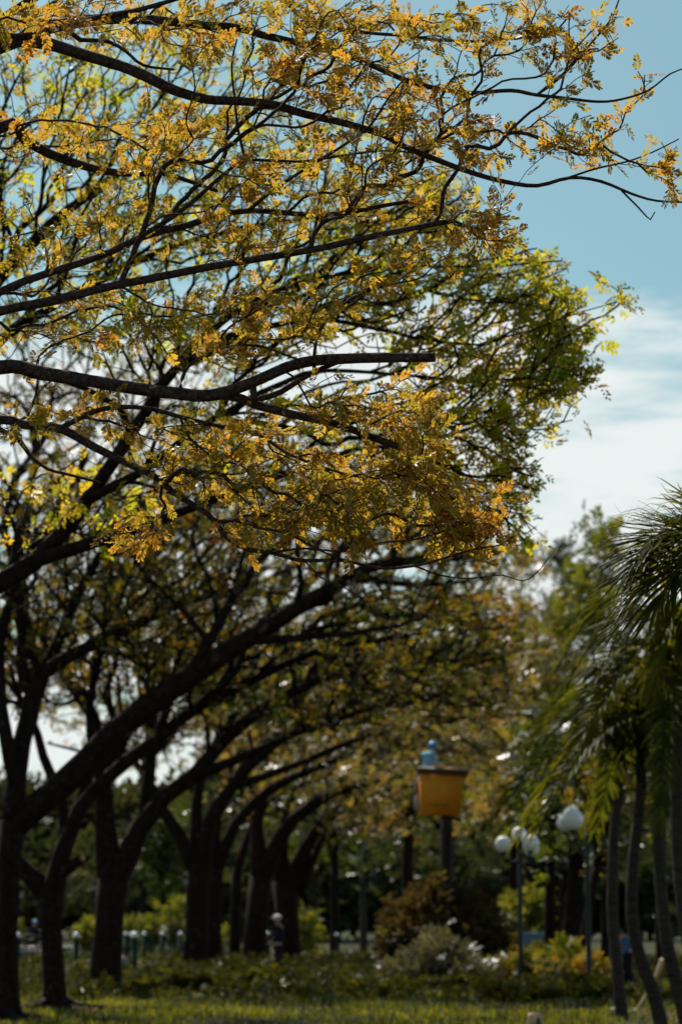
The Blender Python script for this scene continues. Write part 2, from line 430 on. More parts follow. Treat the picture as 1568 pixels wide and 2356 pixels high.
def scatter(name, m, parent, pos, dirs, size, templ, spread=.6, flat=.55, kind=None):
    n = len(pos); X, Y, Z = rand_rot(n, dirs, spread, flat)
    if np.isscalar(size): size = np.full(n, size)
    size = size * rng.uniform(.55, 1.35, n); which = rng.integers(0, len(templ), n); tn = rng.uniform(0, 1, n)
    Vs = []; Fs = []; Ts = []; off = 0
    for k, (tv, tf) in enumerate(templ):
        q = np.where(which == k)[0]
        if not len(q): continue
        v = (pos[q][:, None] + size[q][:, None, None] * (tv[None, :, 0:1] * X[q][:, None] + tv[None, :, 1:2] * Y[q][:, None] + tv[None, :, 2:3] * Z[q][:, None]))
        Vs.append(v.reshape(-1, 3)); Fs.append((tf[None] + (np.arange(len(q)) * len(tv))[:, None, None] + off).reshape(-1, 4)); off += len(q) * len(tv)
        Ts.append(np.repeat(tn[q], len(tv)))
    me = npmesh(name, np.vstack(Vs), [np.vstack(Fs)], False, np.concatenate(Ts))
    o = link(name, me, m, parent)
    if kind: o['kind'] = kind
    return o
def leafify(tr, root, m, rmax, per, size, templ, jit, spread=.7, flat=.5, tip_extra=2, droop=-.15, name='foliage'):
    ids = tr.thin(rmax); P = np.array(tr.P); D = np.array(tr.D)
    base = np.array(ids); 
    reps = rng.poisson(per, len(base)); src = np.repeat(base, reps)
    tips = np.repeat(np.array(tr.tips), tip_extra); src = np.concatenate([src, tips])
    par = np.array(tr.par)[src]; f = rng.uniform(0, 1, (len(src), 1))
    pos = P[src] * f + P[par] * (1 - f) + rng.normal(0, jit, (len(src), 3))
    d = D[src] + np.array([0, 0, droop]) + rng.normal(0, .35, (len(src), 3))
    return scatter(name, m, root, pos, d, size, templ, spread, flat)

# ------------------------------------------------------------------ ground
def ground():
    m, t = mat('lawn_soil'); o = N(t, 'ShaderNodeOutputMaterial'); p = N(t, 'ShaderNodeBsdfPrincipled'); L(t, p.outputs[0], o.inputs[0])
    p.inputs['Roughness'].default_value = .95; p.inputs['Specular IOR Level'].default_value = .1
    c = ramp(t, noise(t, .5, 6), [(.35, (.014, .010, .005)), (.5, (.018, .022, .004)), (.7, (.035, .042, .006))]); L(t, c, p.inputs[0])
    xs = np.concatenate([[-1500, -400, -120], np.arange(-40, 41, 2), [120, 400, 1500]]).astype(float)
    ys = np.concatenate([[-200, -20], np.arange(0, 160, 2), [200, 300, 600, 1200, 3000]]).astype(float)
    X, Y = np.meshgrid(xs, ys); Z = np.zeros_like(X)
    near = (np.abs(X) < 39) & (Y > 4) & (Y < 150)
    Z[near] = (0.04 * np.sin(X * .9 + Y * .4) + 0.03 * np.sin(Y * .7 - X * .3))[near] - .03
    V = np.stack([X, Y, Z], -1).reshape(-1, 3); nx = len(xs)
    i = (np.arange(len(ys) - 1)[:, None] * nx + np.arange(nx - 1)).ravel()
    tag(link('ground', npmesh('ground', V, [np.stack([i, i + 1, i + nx + 1, i + nx], 1)]), m), kind='structure')
    # road beyond the fence
    ma = solid('road_asphalt', (.30, .29, .27), (.42, .40, .38), 3, .9, .2)
    b = MB(); b.box((-55, 140, .05), (78, 26, .1)); tag(b.build('road', ma), kind='structure')
ground()
def grass():
    n = 110000
    Y = 34 + 26 * rng.uniform(0, 1, n) ** 1.3; X = rng.uniform(-1, 1, n) * Y * .17
    pat = np.sin(X * 1.1 + 1.3 * np.sin(Y * .5)) * np.sin(Y * .9 + 1.1 * np.sin(X * .7)) + .5 * np.sin(X * 3.1 + Y * 1.3) * np.sin(Y * 2.2 - X)
    keep = rng.uniform(-.7, .7, n) < pat; X, Y, pat = X[keep], Y[keep], pat[keep]; n = len(X)
    h = rng.uniform(.03, .11, n) * (1 + .6 * pat); a = rng.uniform(0, 6.3, n); wd = rng.uniform(.006, .014, n)
    lean = rng.normal(0, .035, (n, 2))
    bx, by = np.cos(a) * wd, np.sin(a) * wd
    z0 = np.full(n, -.05)
    V = np.stack([np.stack([X - bx, Y - by, z0], 1), np.stack([X + bx, Y + by, z0], 1),
                  np.stack([X + bx * .5 + lean[:, 0], Y + by * .5 + lean[:, 1], h], 1), np.stack([X - bx * .5 + lean[:, 0], Y - by * .5 + lean[:, 1], h], 1)], 1).reshape(-1, 3)
    F = np.arange(n * 4).reshape(-1, 4)
    gm = leaf_mat('grass_blades', [(0, (.012, .014, .003)), (.35, (.03, .036, .004)), (.55, (.11, .13, .008)), (.8, (.24, .25, .015)), (1, (.34, .34, .03))], .55, .5, .08, .4)
    me = npmesh('grass', V, [F], False, np.repeat(rng.uniform(0, 1, n), 4))
    tag(link('grass', me, gm), 'short sunlit green grass covering the lawn under the trees', 'grass', kind='stuff')
grass()

# ------------------------------------------------------------------ the near golden tree
def near_tree():
    base = (-4.1, 11.4, 0)
    root = empty('broadleaf_tree', base); tag(root, 'near tree at upper left in sharp focus, golden leaflets and three sawn-off dark limbs', 'tree', 'leaning trees of the left row')
    T = Tree(0.0021, 2.2)
    trunk = T.limb([(-4.1, 11.4, -.1), (-4.1, 11.4, .5), (-4.0, 11.35, 1.6), (-3.9, 11.3, 2.9)], [.30, .22, .19, .17], .12, 'trunk')
    def lim(pts, Y0, Y1, w0, w1, name='limb', cut=False, off=None, par=None):
        """pts in photo pixels, w in photo pixels of width"""
        n = len(pts); P = []
        if off: P += [list(q) for q in off]
        s_ = np.linspace(0, 1, n)
        arr = at([p[0] for p in pts], [p[1] for p in pts], Y0 + (Y1 - Y0) * s_ + .06 * np.sin(s_ * 5))
        sc_ = (Y0 + (Y1 - Y0) * s_) / FPX / 2
        rr = list((w0 + (w1 - w0) * s_ ** .8) * sc_)
        if off: rr = [rr[0] * 1.25 + .004 * (len(off) - k) for k in range(len(off))] + rr
        return T.limb(np.vstack(P + [arr]) if P else arr, rr, .045, name, cut, par)
    fork = (-3.9, 11.3, 2.85)
    lim([(0, 845), (100, 860), (200, 875), (300, 892), (400, 905), (480, 910), (540, 895), (600, 872), (660, 845), (720, 830), (800, 825), (900, 823), (1000, 822)], 11.1, 10.8, 34, 23, 'limb', True, [fork, (-2.9, 11.2, 3.6), (-2.1, 11.15, 3.95)])
    lim([(470, 908), (540, 912), (600, 935), (700, 960), (770, 974), (840, 1000), (915, 1028)], 11.0, 10.9, 24, 16, 'limb', True)
    lim([(585, 918), (620, 912), (650, 900), (690, 874), (740, 848), (790, 828)], 10.95, 10.95, 17, 11)
    lim([(-20, 722), (130, 690), (250, 660), (400, 630), (520, 607), (640, 588), (740, 570), (850, 545), (950, 525), (1040, 508)], 11.3, 11.0, 24, 13, 'limb', True, [fork, (-3.0, 11.4, 3.9), (-2.2, 11.35, 4.2)])
    lim([(0, 672), (100, 632), (230, 590), (330, 545), (430, 518), (500, 496), (570, 485), (640, 488), (700, 493), (780, 492), (870, 475), (960, 460)], 11.6, 11.2, 20, 10, 'limb', True, [(-3.0, 11.4, 3.9), (-2.2, 11.6, 4.3)])
    lim([(230, 590), (330, 540), (410, 490), (470, 440), (510, 405), (560, 371), (640, 370), (700, 371), (800, 356), (880, 347), (960, 352)], 11.4, 11.0, 14, 4)
    lim([(570, 486), (625, 440), (700, 390), (784, 338), (850, 290), (890, 230), (930, 180)], 11.2, 10.8, 10, 4)
    lim([(565, 371), (548, 300), (541, 240), (533, 150), (545, 90)], 11.2, 11.3, 8, 4)
    lim([(0, 108), (100, 100), (190, 125), (280, 153), (340, 178), (400, 207), (475, 228), (550, 233), (625, 240), (700, 262), (790, 283), (880, 310), (930, 337), (1000, 366), (1080, 396), (1160, 418), (1235, 427), (1310, 409), (1380, 417), (1450, 445), (1510, 462), (1600, 466)], 11.2, 10.9, 34, 4, 'limb', False, [fork, (-3.2, 11.3, 4.3), (-2.4, 11.25, 5.3)])
    lim([(1300, 411), (1370, 388), (1440, 372), (1500, 350), (1560, 320)], 10.9, 10.8, 6, 3)
    lim([(1430, 440), (1465, 475), (1495, 505), (1505, 488)], 10.95, 10.9, 5, 3)
    lim([(0, 294), (60, 325), (125, 358), (225, 390), (310, 400), (370, 398), (430, 415), (500, 440)], 11.7, 12.2, 30, 8, 'limb', False, [fork, (-3.0, 11.6, 4.2), (-2.3, 11.65, 4.9)])
    lim([(-30, 100), (60, 84), (185, 50), (280, 30), (330, 20), (430, -10)], 10.3, 10.0, 22, 10, 'limb', False, [(-3.2, 11.3, 4.3), (-2.2, 10.6, 5.2)])
    lim([(185, 92), (250, 96), (290, 118), (330, 150), (400, 160)], 10.6, 10.6, 12, 6)
    lim([(500, 60), (600, 80), (690, 100), (784, 122), (859, 152), (934, 185), (1009, 205), (1084, 214), (1174, 208), (1230, 218), (1300, 226), (1375, 234), (1430, 228), (1490, 208), (1540, 170), (1580, 155)], 11.2, 10.6, 20, 3, 'limb', False, [(-2.4, 11.25, 5.3), (-1.4, 11.2, 5.8)])
    lim([(1236, 217), (1290, 175), (1324, 140), (1365, 92), (1404, 45), (1424, -5)], 10.8, 10.7, 9, 4)
    lim([(1290, 175), (1330, 120), (1308, 80), (1310, 30)], 10.75, 10.7, 5, 3)
    lim([(600, -20), (690, 35), (760, 62), (850, 76), (930, 82), (1009, 92), (1109, 95), (1164, 88), (1234, 85), (1284, 65), (1310, 30)], 11.4, 11.0, 12, 4, off=[(-2.4, 11.25, 5.3), (-1.2, 11.4, 6.2)])
    lim([(-30, 975), (60, 978), (125, 984), (165, 999), (220, 1030), (280, 1059), (320, 1079), (360, 1099), (400, 1134), (440, 1159), (475, 1180), (500, 1208), (530, 1243), (575, 1266), (625, 1271), (675, 1286), (710, 1290), (784, 1289), (859, 1305), (909, 1307), (974, 1298), (1034, 1280), (1094, 1263), (1154, 1253), (1180, 1233)], 11.2, 10.8, 24, 3, off=[fork, (-3.0, 11.4, 3.1), (-2.2, 11.3, 3.55)])
    lim([(140, 986), (180, 964), (225, 944), (280, 936), (350, 941), (425, 962), (500, 979), (575, 994), (615, 1011), (650, 1037), (700, 1060), (784, 1088), (840, 1100)], 11.2, 11.0, 15, 5)
    lim([(415, 962), (435, 1007), (470, 1037), (500, 1059), (550, 1069), (590, 1091), (640, 1100)], 11.1, 11.0, 7, 3)
    lim([(500, 1200), (540, 1198), (590, 1214), (650, 1224), (690, 1242), (750, 1273), (800, 1290)], 11.0, 10.9, 8, 4)
    lim([(915, 1306), (954, 1303), (1009, 1323), (1079, 1331), (1154, 1323), (1199, 1337), (1229, 1322), (1254, 1293), (1274, 1267)], 10.85, 10.7, 5, 2)
    lim([(700, 1290), (740, 1330), (784, 1348), (834, 1378), (874, 1413), (916, 1428)], 11.0, 10.9, 4, 2)
    lim([(415, 890), (425, 855), (450, 829), (490, 809), (540, 795), (600, 797), (650, 814), (682, 826)], 11.05, 10.8, 9, 5)
    lim([(722, 830), (728, 782), (750, 737), (800, 692), (850, 668), (920, 650), (965, 640), (1010, 600)], 10.95, 10.8, 9, 3)
    lim([(0, 988), (45, 1014), (70, 1049), (110, 1079), (150, 1090), (230, 1110)], 11.4, 11.5, 13, 6)
    lim([(800, 690), (835, 700), (870, 705), (920, 695)], 10.9, 10.9, 4, 2)
    lim([(784, 1089), (834, 1099), (838, 1125)], 11, 10.9, 5, 3)
    lim([(625, 1271), (700, 1262), (784, 1268), (870, 1250), (960, 1240), (1040, 1215), (1100, 1190)], 10.95, 10.8, 6, 3)
    A = cloud([(600, 70, 300, 120, 110, 11.2, .6), (850, 140, 290, 160, 150, 11.0, .6), (1000, 320, 200, 85, 80, 10.95, .4), (520, 320, 280, 130, 80, 11.3, .6),
               (1140, 70, 150, 80, 45, 10.9, .3), (1330, 130, 100, 100, 15, 10.7, .2), (1330, 345, 90, 55, 30, 10.85, .2), (1530, 400, 60, 60, 12, 10.8, .2), (1500, 190, 60, 40, 5, 10.7, .15), (1400, 60, 60, 80, 8, 10.7, .15), (1260, 290, 90, 30, 10, 10.8, .2),
               (1250, 40, 90, 50, 11, 10.8, .2), (180, 40, 240, 70, 45, 10.2, .6), (230, 310, 260, 120, 70, 11.9, .7), (180, 560, 260, 150, 50, 11.9, .8), (560, 500, 230, 140, 60, 11.3, .6),
               (850, 440, 170, 90, 40, 11.1, .4), (1105, 525, 75, 45, 40, 10.9, .2), (1010, 590, 70, 50, 14, 10.9, .2), (590, 700, 150, 50, 34, 11.1, .4), (700, 745, 90, 40, 22, 11, .3),
               (330, 740, 260, 80, 50, 11.4, .5), (120, 780, 160, 60, 20, 11.6, .5), (870, 630, 110, 40, 12, 10.9, .2), (550, 800, 90, 30, 18, 10.9, .2),
               (860, 930, 170, 60, 70, 10.9, .5), (960, 1000, 80, 60, 36, 10.9, .4), (500, 1010, 230, 50, 50, 11.1, .4), (130, 960, 190, 50, 40, 11.3, .4), (650, 1110, 230, 80, 110, 11.0, .6),
               (860, 1170, 240, 75, 115, 10.9, .55), (1080, 1215, 100, 40, 70, 10.8, .2), (330, 1220, 85, 50, 30, 11.1, .2), (420, 1090, 110, 40, 30, 11.1, .3), (930, 1090, 110, 50, 60, 10.9, .3),
               (600, 1220, 150, 40, 30, 11, .2)])
    A = np.vstack([A, A[rng.permutation(len(A))[:int(len(A) * .4)]] + rng.normal(0, .07, (int(len(A) * .4), 3))])
    T.grow(A, .30, .05, .6, .10)
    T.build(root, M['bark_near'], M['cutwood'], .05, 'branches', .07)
    leafify(T, root, M['gold'], .0046, .48, .074, TEMPL, .012, .6, .42, 1, -.1)
    return T
near_tree()

# ------------------------------------------------------------------ other trees of the row
def row_tree(label, base, trunk, limbs, E, Y, bark, leaf, r0, step, per, size, jit, rmax, big, alpha=.15, name='broadleaf_tree', group='leaning trees of the left row', templ=SPRIG, cat='tree', ang=.8, wigf=.1, tipx=2, flat=.5, mult=1.7, ex=2.3, fan=None):
    """trunk: [(x, y, depth, width_px)], limbs: [(cut, [(x, y, depth, width_px) ...])] in photo pixels and metres"""
    root = empty(name, base); tag(root, label, cat, group)
    T = Tree(r0, ex)
    def cv(pts):
        P = np.array([at(x, y, d) for x, y, d, w_ in pts]); rr = [w_ * d / FPX / 2 for x, y, d, w_ in pts]
        return P, rr
    base = (float(at(trunk[0][0], HZ, trunk[0][2])[0]) if trunk[0][0] > -300 else base[0], trunk[0][2], 0)
    root.location = base
    P, rr = cv(trunk); P[0] = (base[0], base[1], -.15)
    T.limb(P, rr, step * 2, 'trunk', wig=.01)
    if 30 < trunk[0][2] < 60:
        for k in range(5):          # surface roots spreading from the foot
            a = 6.28 * k / 5 + rng.uniform(-.4, .4); q = np.array([math.cos(a), math.sin(a), 0]); l_ = rng.uniform(.9, 2.0); c0 = np.array([base[0], base[1], 0])
            b = MB(); b.tube([c0 + q * rr[1] * .5 + (0, 0, .22), c0 + q * (rr[0] * .9 + .1) + (0, 0, .08), c0 + q * l_ * .6 + (rng.normal(0, .1), rng.normal(0, .1), .05), c0 + q * l_ + (rng.normal(0, .2), rng.normal(0, .2), -.02)], [.12, .085, .055, .02], 8, True, .12)
            b.build('surface_root', bark, root)
    for cut, pts in limbs:
        P, rr = cv(pts); T.limb(P, rr, step * 1.5, 'limb', cut, wig=step * .04)
    for k in range((fan[0] + (10 if len(fan) > 3 else 0)) if fan else 0):
        n_, (fx0, fx1), (fy0, fy1) = fan[:3]; nl = len(trunk)
        if k >= n_: fx0, fx1, fy0, fy1 = fan[3]
        cand = [i for nm, c_, p_, ids in T.limbs if nm == 'limb' for i in ids[1:max(3, len(ids) * 2 // 3)]]
        tgt = at(rng.uniform(fx0, fx1), rng.uniform(fy0, fy1), trunk[-1][2] + rng.normal(0, 1.4)); tgt[1] += 0
        sc_ = [np.linalg.norm(T.P[i] - tgt) * (1.3 - .5 * float(np.dot(T.D[i], (tgt - T.P[i]) / np.linalg.norm(tgt - T.P[i])))) * rng.uniform(.6, 1.4) for i in cand]
        i = cand[int(np.argmin(sc_))]; p0 = T.P[i]; d_ = np.linalg.norm(tgt - p0); r_ = min(T.spec[i] * .62, .012 * d_ + .03)
        up_ = T.D[i] * .45 + np.array([0, 0, .45]); a1 = p0 + up_ * d_ * .38; a2 = tgt - np.array([.30, 0, .02]) * d_ * rng.uniform(.4, 1.2)
        t_ = np.linspace(0, 1, 6)[:, None]; path = (1 - t_) ** 3 * p0 + 3 * t_ * (1 - t_) ** 2 * a1 + 3 * t_ ** 2 * (1 - t_) * a2 + t_ ** 3 * tgt
        T.limb(path, list(np.linspace(r_, r_ * .28, 6)), step * 1.5, 'limb', False, i, wig=step * .06)
    T.grow(cloud([(a_, b_, c_, d_, int(n_ * mult), y_, z_) for a_, b_, c_, d_, n_, y_, z_ in E]), alpha, step, ang, wigf)
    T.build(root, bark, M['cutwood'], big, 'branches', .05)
    leafify(T, root, leaf, rmax, per, size, templ, jit, .7, flat, tipx, -.1)
    return root
def bx(x, y):                      # ground point under a photo pixel of the ground
    Y = 1.5 * FPX / (y - HZ) ; p = at(x, y, Y); return (float(p[0]), float(p[1]), 0.0)

# middle-distance tree whose trunk stands left of the frame
row_tree('middle-distance tree behind the sharp golden one, olive green layered crown, trunk beyond the left edge', (-4.6, 19, 0),
    [(-560, 2480, 19, 170), (-540, 2200, 19, 120), (-520, 1900, 19, 110), (-480, 1700, 19, 105)],
    [(0, [(-480, 1720, 19, 80), (-300, 1560, 19, 62), (-100, 1400, 18.8, 50), (80, 1290, 18.6, 42), (200, 1150, 18.5, 34), (300, 1000, 18.4, 30), (400, 850, 18.4, 24), (520, 730, 18.3, 18), (700, 650, 18.2, 13), (900, 615, 18.0, 9), (1100, 612, 18, 6), (1290, 600, 18, 4)]),
     (0, [(400, 850, 18.4, 22), (500, 800, 18.2, 20), (620, 750, 18, 16), (760, 735, 17.9, 12), (900, 765, 17.8, 9), (1100, 790, 17.8, 6), (1330, 720, 17.8, 3), (1430, 690, 17.8, 3)]),
     (0, [(-480, 1700, 19, 80), (-350, 1300, 19.2, 60), (-200, 950, 19.3, 46), (0, 640, 19.3, 32), (200, 450, 19.2, 22), (450, 300, 19.2, 12), (700, 220, 19, 6)]),
     (0, [(-200, 950, 19.3, 40), (0, 780, 19.2, 26), (200, 660, 19, 20), (420, 560, 19, 14), (700, 500, 18.8, 8), (1000, 480, 18.8, 5)]),
     (0, [(-400, 1450, 19, 60), (-350, 1000, 19.5, 40), (-250, 500, 19.5, 26), (-50, 150, 19.5, 16), (200, -50, 19.5, 10)]),
     (0, [(200, 1150, 18.5, 26), (330, 1080, 18.3, 20), (500, 960, 18.2, 16), (700, 860, 18, 12), (900, 860, 17.9, 8), (1100, 880, 17.8, 6), (1300, 900, 17.8, 4)]),
     (0, [(80, 1290, 18.6, 36), (300, 1220, 18.2, 26), (520, 1140, 18, 20), (760, 1050, 17.8, 12), (980, 1010, 17.8, 8), (1180, 960, 17.8, 5)])],
    [(300, 200, 380, 230, 230, 19.3, .9), (100, 500, 300, 260, 170, 19.3, .9), (500, 520, 380, 180, 220, 19, .9), (900, 520, 220, 110, 130, 18.6, .7), (1010, 450, 90, 60, 40, 18.5, .5), (1180, 610, 140, 50, 50, 18.2, .5),
     (900, 680, 330, 90, 170, 18.2, .7), (1240, 700, 120, 60, 70, 18, .4), (1290, 790, 90, 50, 60, 18, .4), (1280, 870, 100, 50, 70, 17.8, .4), (1100, 820, 230, 90, 100, 18, .8), (1080, 940, 190, 80, 90, 17.9, .8),
     (450, 760, 330, 110, 130, 18.5, .8), (1420, 680, 35, 30, 8, 17.8, .1), (1150, 1010, 90, 50, 36, 17.8, .4), (600, 980, 300, 100, 90, 18.2, .7), (950, 1060, 180, 60, 60, 18, .5), (1080, 1120, 130, 90, 70, 17.9, .6), (1190, 1090, 70, 60, 24, 17.8, .4), (1190, 1220, 60, 50, 14, 17.8, .3), (750, 330, 260, 120, 60, 19, .6), (1150, 920, 200, 150, 34, 18.4, .8), (1000, 800, 380, 300, 60, 18.6, 1.2), (150, 1150, 300, 120, 50, 18.8, .8)],
    19, M['bark'], M['olive'], .0045, .12, .27, .125, .05, .011, .09, alpha=.45, tipx=1, mult=2.1, ex=2.25, ang=.5, wigf=.07, fan=(20, (0, 1250), (250, 1150)))

# row receding on the left
GREY = dict()
row_tree('leftmost trunk, its long heavy limb sweeping up right to a sawn end', bx(12, 2345),
    [(12, 2360, 38, 90), (14, 2290, 38, 60), (18, 2150, 38, 48), (22, 2000, 38, 50), (30, 1890, 38, 62)],
    [(1, [(40, 1895, 38, 62), (150, 1800, 38, 62), (250, 1700, 38, 58), (330, 1630, 37.8, 56), (430, 1560, 37.6, 52), (560, 1475, 37.4, 46), (680, 1400, 37.2, 38), (760, 1352, 37, 34), (840, 1308, 37, 28), (950, 1288, 37, 24), (1060, 1278, 36.8, 22), (1150, 1268, 36.8, 20)]),
     (0, [(30, 1890, 38, 50), (40, 1780, 38.2, 46), (65, 1650, 38.5, 42), (90, 1560, 38.5, 36), (180, 1500, 38.6, 30), (300, 1440, 38.6, 24), (420, 1390, 38.8, 18), (560, 1350, 39, 12)]),
     (0, [(65, 1650, 38.5, 34), (130, 1480, 39, 28), (200, 1330, 39, 24), (290, 1200, 39, 18), (420, 1090, 39, 14), (600, 1010, 39, 9)]),
     (0, [(36, 1800, 38, 34), (12, 1690, 38, 32), (-5, 1500, 38.5, 30), (40, 1350, 38.5, 26), (120, 1200, 38.5, 20), (200, 1050, 38.5, 14)]),
     (0, [(430, 1560, 37.6, 30), (500, 1440, 37.4, 24), (560, 1340, 37.4, 18), (640, 1250, 37.4, 14), (760, 1170, 37.4, 8)]),
     (0, [(560, 1475, 37.4, 24), (700, 1465, 37, 18), (860, 1450, 36.6, 10), (980, 1420, 36.5, 6)])],
    [(200, 1150, 260, 140, 110, 39, 2), (500, 1150, 260, 110, 120, 38.5, 2), (800, 1180, 240, 90, 110, 37.5, 1.5), (400, 1350, 250, 90, 60, 38, 1.5), (900, 1380, 200, 70, 60, 37, 1.5), (1080, 1290, 110, 60, 40, 36.5, 1),
     (-100, 1250, 200, 200, 50, 39, 2), (700, 1050, 300, 80, 60, 38, 1.5), (100, 900, 500, 260, 110, 41, 4), (150, 1350, 200, 110, 60, 39, 2), (60, 1480, 160, 80, 36, 39, 2), (500, 1300, 450, 120, 60, 39.5, 3), (330, 1480, 120, 60, 24, 38.5, 2)],
    38, M['bark'], M['mixed'], .013, .28, .70, .19, .12, .030, .12, alpha=.35, tipx=1, mult=2.5, ex=2.1, fan=(18, (-100, 950), (980, 1500), (-60, 330, 1150, 1500)))
row_tree('slim dark trunk second from the left edge, a broken stub at its fork', bx(130, 2322),
    [(130, 2340, 42.5, 74), (128, 2270, 42.5, 52), (120, 2150, 42.5, 48), (118, 2050, 42.5, 62)],
    [(0, [(112, 2060, 42.5, 40), (60, 2000, 42.6, 34), (25, 1960, 42.6, 30), (-20, 1900, 42.6, 26), (-80, 1780, 42.6, 20)]),
     (0, [(125, 2040, 42.5, 44), (150, 1950, 42.5, 38), (185, 1860, 42.5, 34), (260, 1780, 42.5, 32), (360, 1700, 42.5, 30), (470, 1620, 42.4, 26), (590, 1560, 42.2, 22), (720, 1500, 42, 18), (880, 1470, 42, 12), (1040, 1425, 42, 8)]),
     (1, [(125, 2020, 42.5, 30), (160, 1995, 42.3, 26), (188, 1975, 42.2, 22)]),
     (0, [(150, 1950, 42.5, 30), (145, 1850, 42.8, 26), (100, 1740, 43, 22), (70, 1640, 43, 18), (10, 1560, 43, 12)]),
     (0, [(185, 1860, 42.5, 28), (215, 1740, 43, 24), (205, 1620, 43, 20), (240, 1480, 43, 16), (320, 1360, 43, 10)]),
     (0, [(360, 1700, 42.5, 22), (400, 1580, 42.5, 18), (420, 1460, 42.5, 14), (480, 1350, 42.5, 10)])],
    [(150, 1450, 200, 120, 50, 43, 2), (450, 1450, 220, 100, 80, 42.5, 2), (800, 1440, 220, 80, 90, 42, 2), (1050, 1400, 150, 60, 60, 41.5, 1.5), (300, 1250, 300, 100, 60, 43, 2), (900, 1560, 180, 60, 40, 41.8, 1.5), (300, 1000, 500, 230, 90, 45, 4), (0, 1500, 200, 160, 60, 44, 2), (500, 1330, 450, 150, 70, 44, 3), (450, 1580, 200, 70, 30, 43, 2)],
    42, M['bark'], M['mixed'], .013, .30, .70, .20, .12, .030, .12, alpha=.35, tipx=1, mult=2.5, ex=2.1, fan=(18, (0, 1000), (1050, 1650), (0, 450, 1300, 1650)))
row_tree('thick trunk with flared foot and two strong stems, third from the left edge', bx(245, 2283),
    [(243, 2300, 53, 96), (246, 2230, 53, 72), (252, 2120, 53, 66), (262, 2010, 53, 74)],
    [(0, [(255, 2010, 53, 46), (242, 1900, 53, 42), (236, 1780, 53, 36), (215, 1650, 53.4, 30), (150, 1560, 53.6, 22), (110, 1450, 54, 14)]),
     (0, [(275, 2000, 53, 44), (330, 1900, 53, 40), (380, 1835, 52.8, 36), (440, 1790, 52.6, 34), (520, 1700, 52.4, 30), (620, 1620, 52.2, 26), (740, 1560, 52, 20), (900, 1530, 52, 14), (1080, 1500, 52, 9)]),
     (0, [(236, 1780, 53, 30), (300, 1680, 53, 26), (350, 1560, 53, 22), (420, 1470, 53, 16), (520, 1400, 53, 10)]),
     (0, [(330, 1900, 53, 30), (345, 1760, 53.4, 26), (350, 1640, 53.4, 20), (400, 1540, 53.4, 14)]),
     (0, [(440, 1790, 52.6, 26), (560, 1740, 52.2, 22), (700, 1680, 52, 16), (860, 1630, 51.8, 12), (1020, 1600, 51.6, 8)])],
    [(250, 1530, 200, 90, 50, 53, 2.5), (550, 1500, 220, 90, 80, 53, 2.5), (850, 1510, 220, 70, 100, 52, 2), (1090, 1480, 130, 80, 90, 51.5, 2), (950, 1620, 200, 60, 70, 51.5, 2), (700, 1640, 150, 50, 40, 52, 2), (450, 1250, 450, 170, 120, 54, 5), (120, 1560, 180, 80, 40, 54, 3), (400, 1650, 160, 80, 50, 54, 3), (250, 1400, 250, 110, 70, 55, 3), (800, 1180, 380, 130, 110, 54, 5), (1000, 1400, 200, 60, 40, 53, 4), (1020, 1240, 150, 70, 60, 55, 5)],  # hidden upper crown clumps added to shade the lawn
    53, M['bark'], M['mixed'], .016, .36, .70, .24, .14, .036, .14, alpha=.35, tipx=1, mult=2.5, ex=2.1, fan=(18, (50, 1100), (1200, 1720), (150, 600, 1350, 1700)))
row_tree('twin stemmed dark trunk midway along the left row, fourth from the left edge', bx(450, 2228),
    [(448, 2240, 80, 62), (450, 2150, 80, 50), (455, 2050, 80, 52), (462, 1990, 80, 52)],
    [(0, [(455, 2010, 80, 34), (415, 1930, 80, 30), (380, 1870, 80, 26), (330, 1780, 80, 20), (270, 1700, 80, 12)]),
     (0, [(462, 2000, 80, 36), (480, 1900, 80, 32), (530, 1810, 79.5, 28), (620, 1720, 79, 24), (740, 1650, 79, 18), (900, 1600, 78.5, 12), (1100, 1570, 78, 8)]),
     (0, [(462, 1990, 80, 30), (450, 1860, 80.5, 26), (480, 1740, 80.5, 20), (560, 1620, 80.5, 14)]),
     (0, [(530, 1810, 79.5, 24), (660, 1770, 79, 18), (820, 1700, 78.5, 14), (1000, 1660, 78, 10)])],
    [(350, 1700, 150, 90, 50, 80, 3), (600, 1620, 220, 90, 90, 80, 3), (900, 1620, 220, 70, 130, 78.5, 3), (1130, 1580, 120, 90, 110, 77.5, 3), (1000, 1720, 180, 50, 70, 78, 3), (500, 1430, 450, 140, 150, 80, 6), (280, 1640, 220, 120, 90, 81, 5), (1100, 1380, 150, 90, 70, 77, 4)],
    80, M['bark'], M['tan'], .018, .55, .70, .34, .2, .046, .22, alpha=.3, tipx=1, mult=2.0, fan=(14, (250, 1150), (1350, 1780), (330, 700, 1450, 1780)))
row_tree('straight dark trunk close beside the twin stemmed one, fifth from the left edge', bx(492, 2226),
    [(492, 2236, 84, 46), (490, 2120, 84, 38), (496, 2000, 84, 36)],
    [(0, [(496, 2010, 84, 30), (540, 1900, 84, 26), (620, 1820, 84, 22), (740, 1760, 84, 16), (900, 1720, 84, 12), (1060, 1700, 84, 8)]),
     (0, [(496, 2000, 84, 26), (500, 1880, 84, 22), (560, 1760, 84, 16), (640, 1680, 84, 10)])],
    [(620, 1700, 200, 90, 80, 84, 3), (900, 1720, 220, 70, 120, 83.5, 3), (1120, 1700, 120, 80, 90, 83, 3)],
    84, M['bark'], M['tan'], .018, .6, .70, .36, .12, .036, .22, tipx=1)
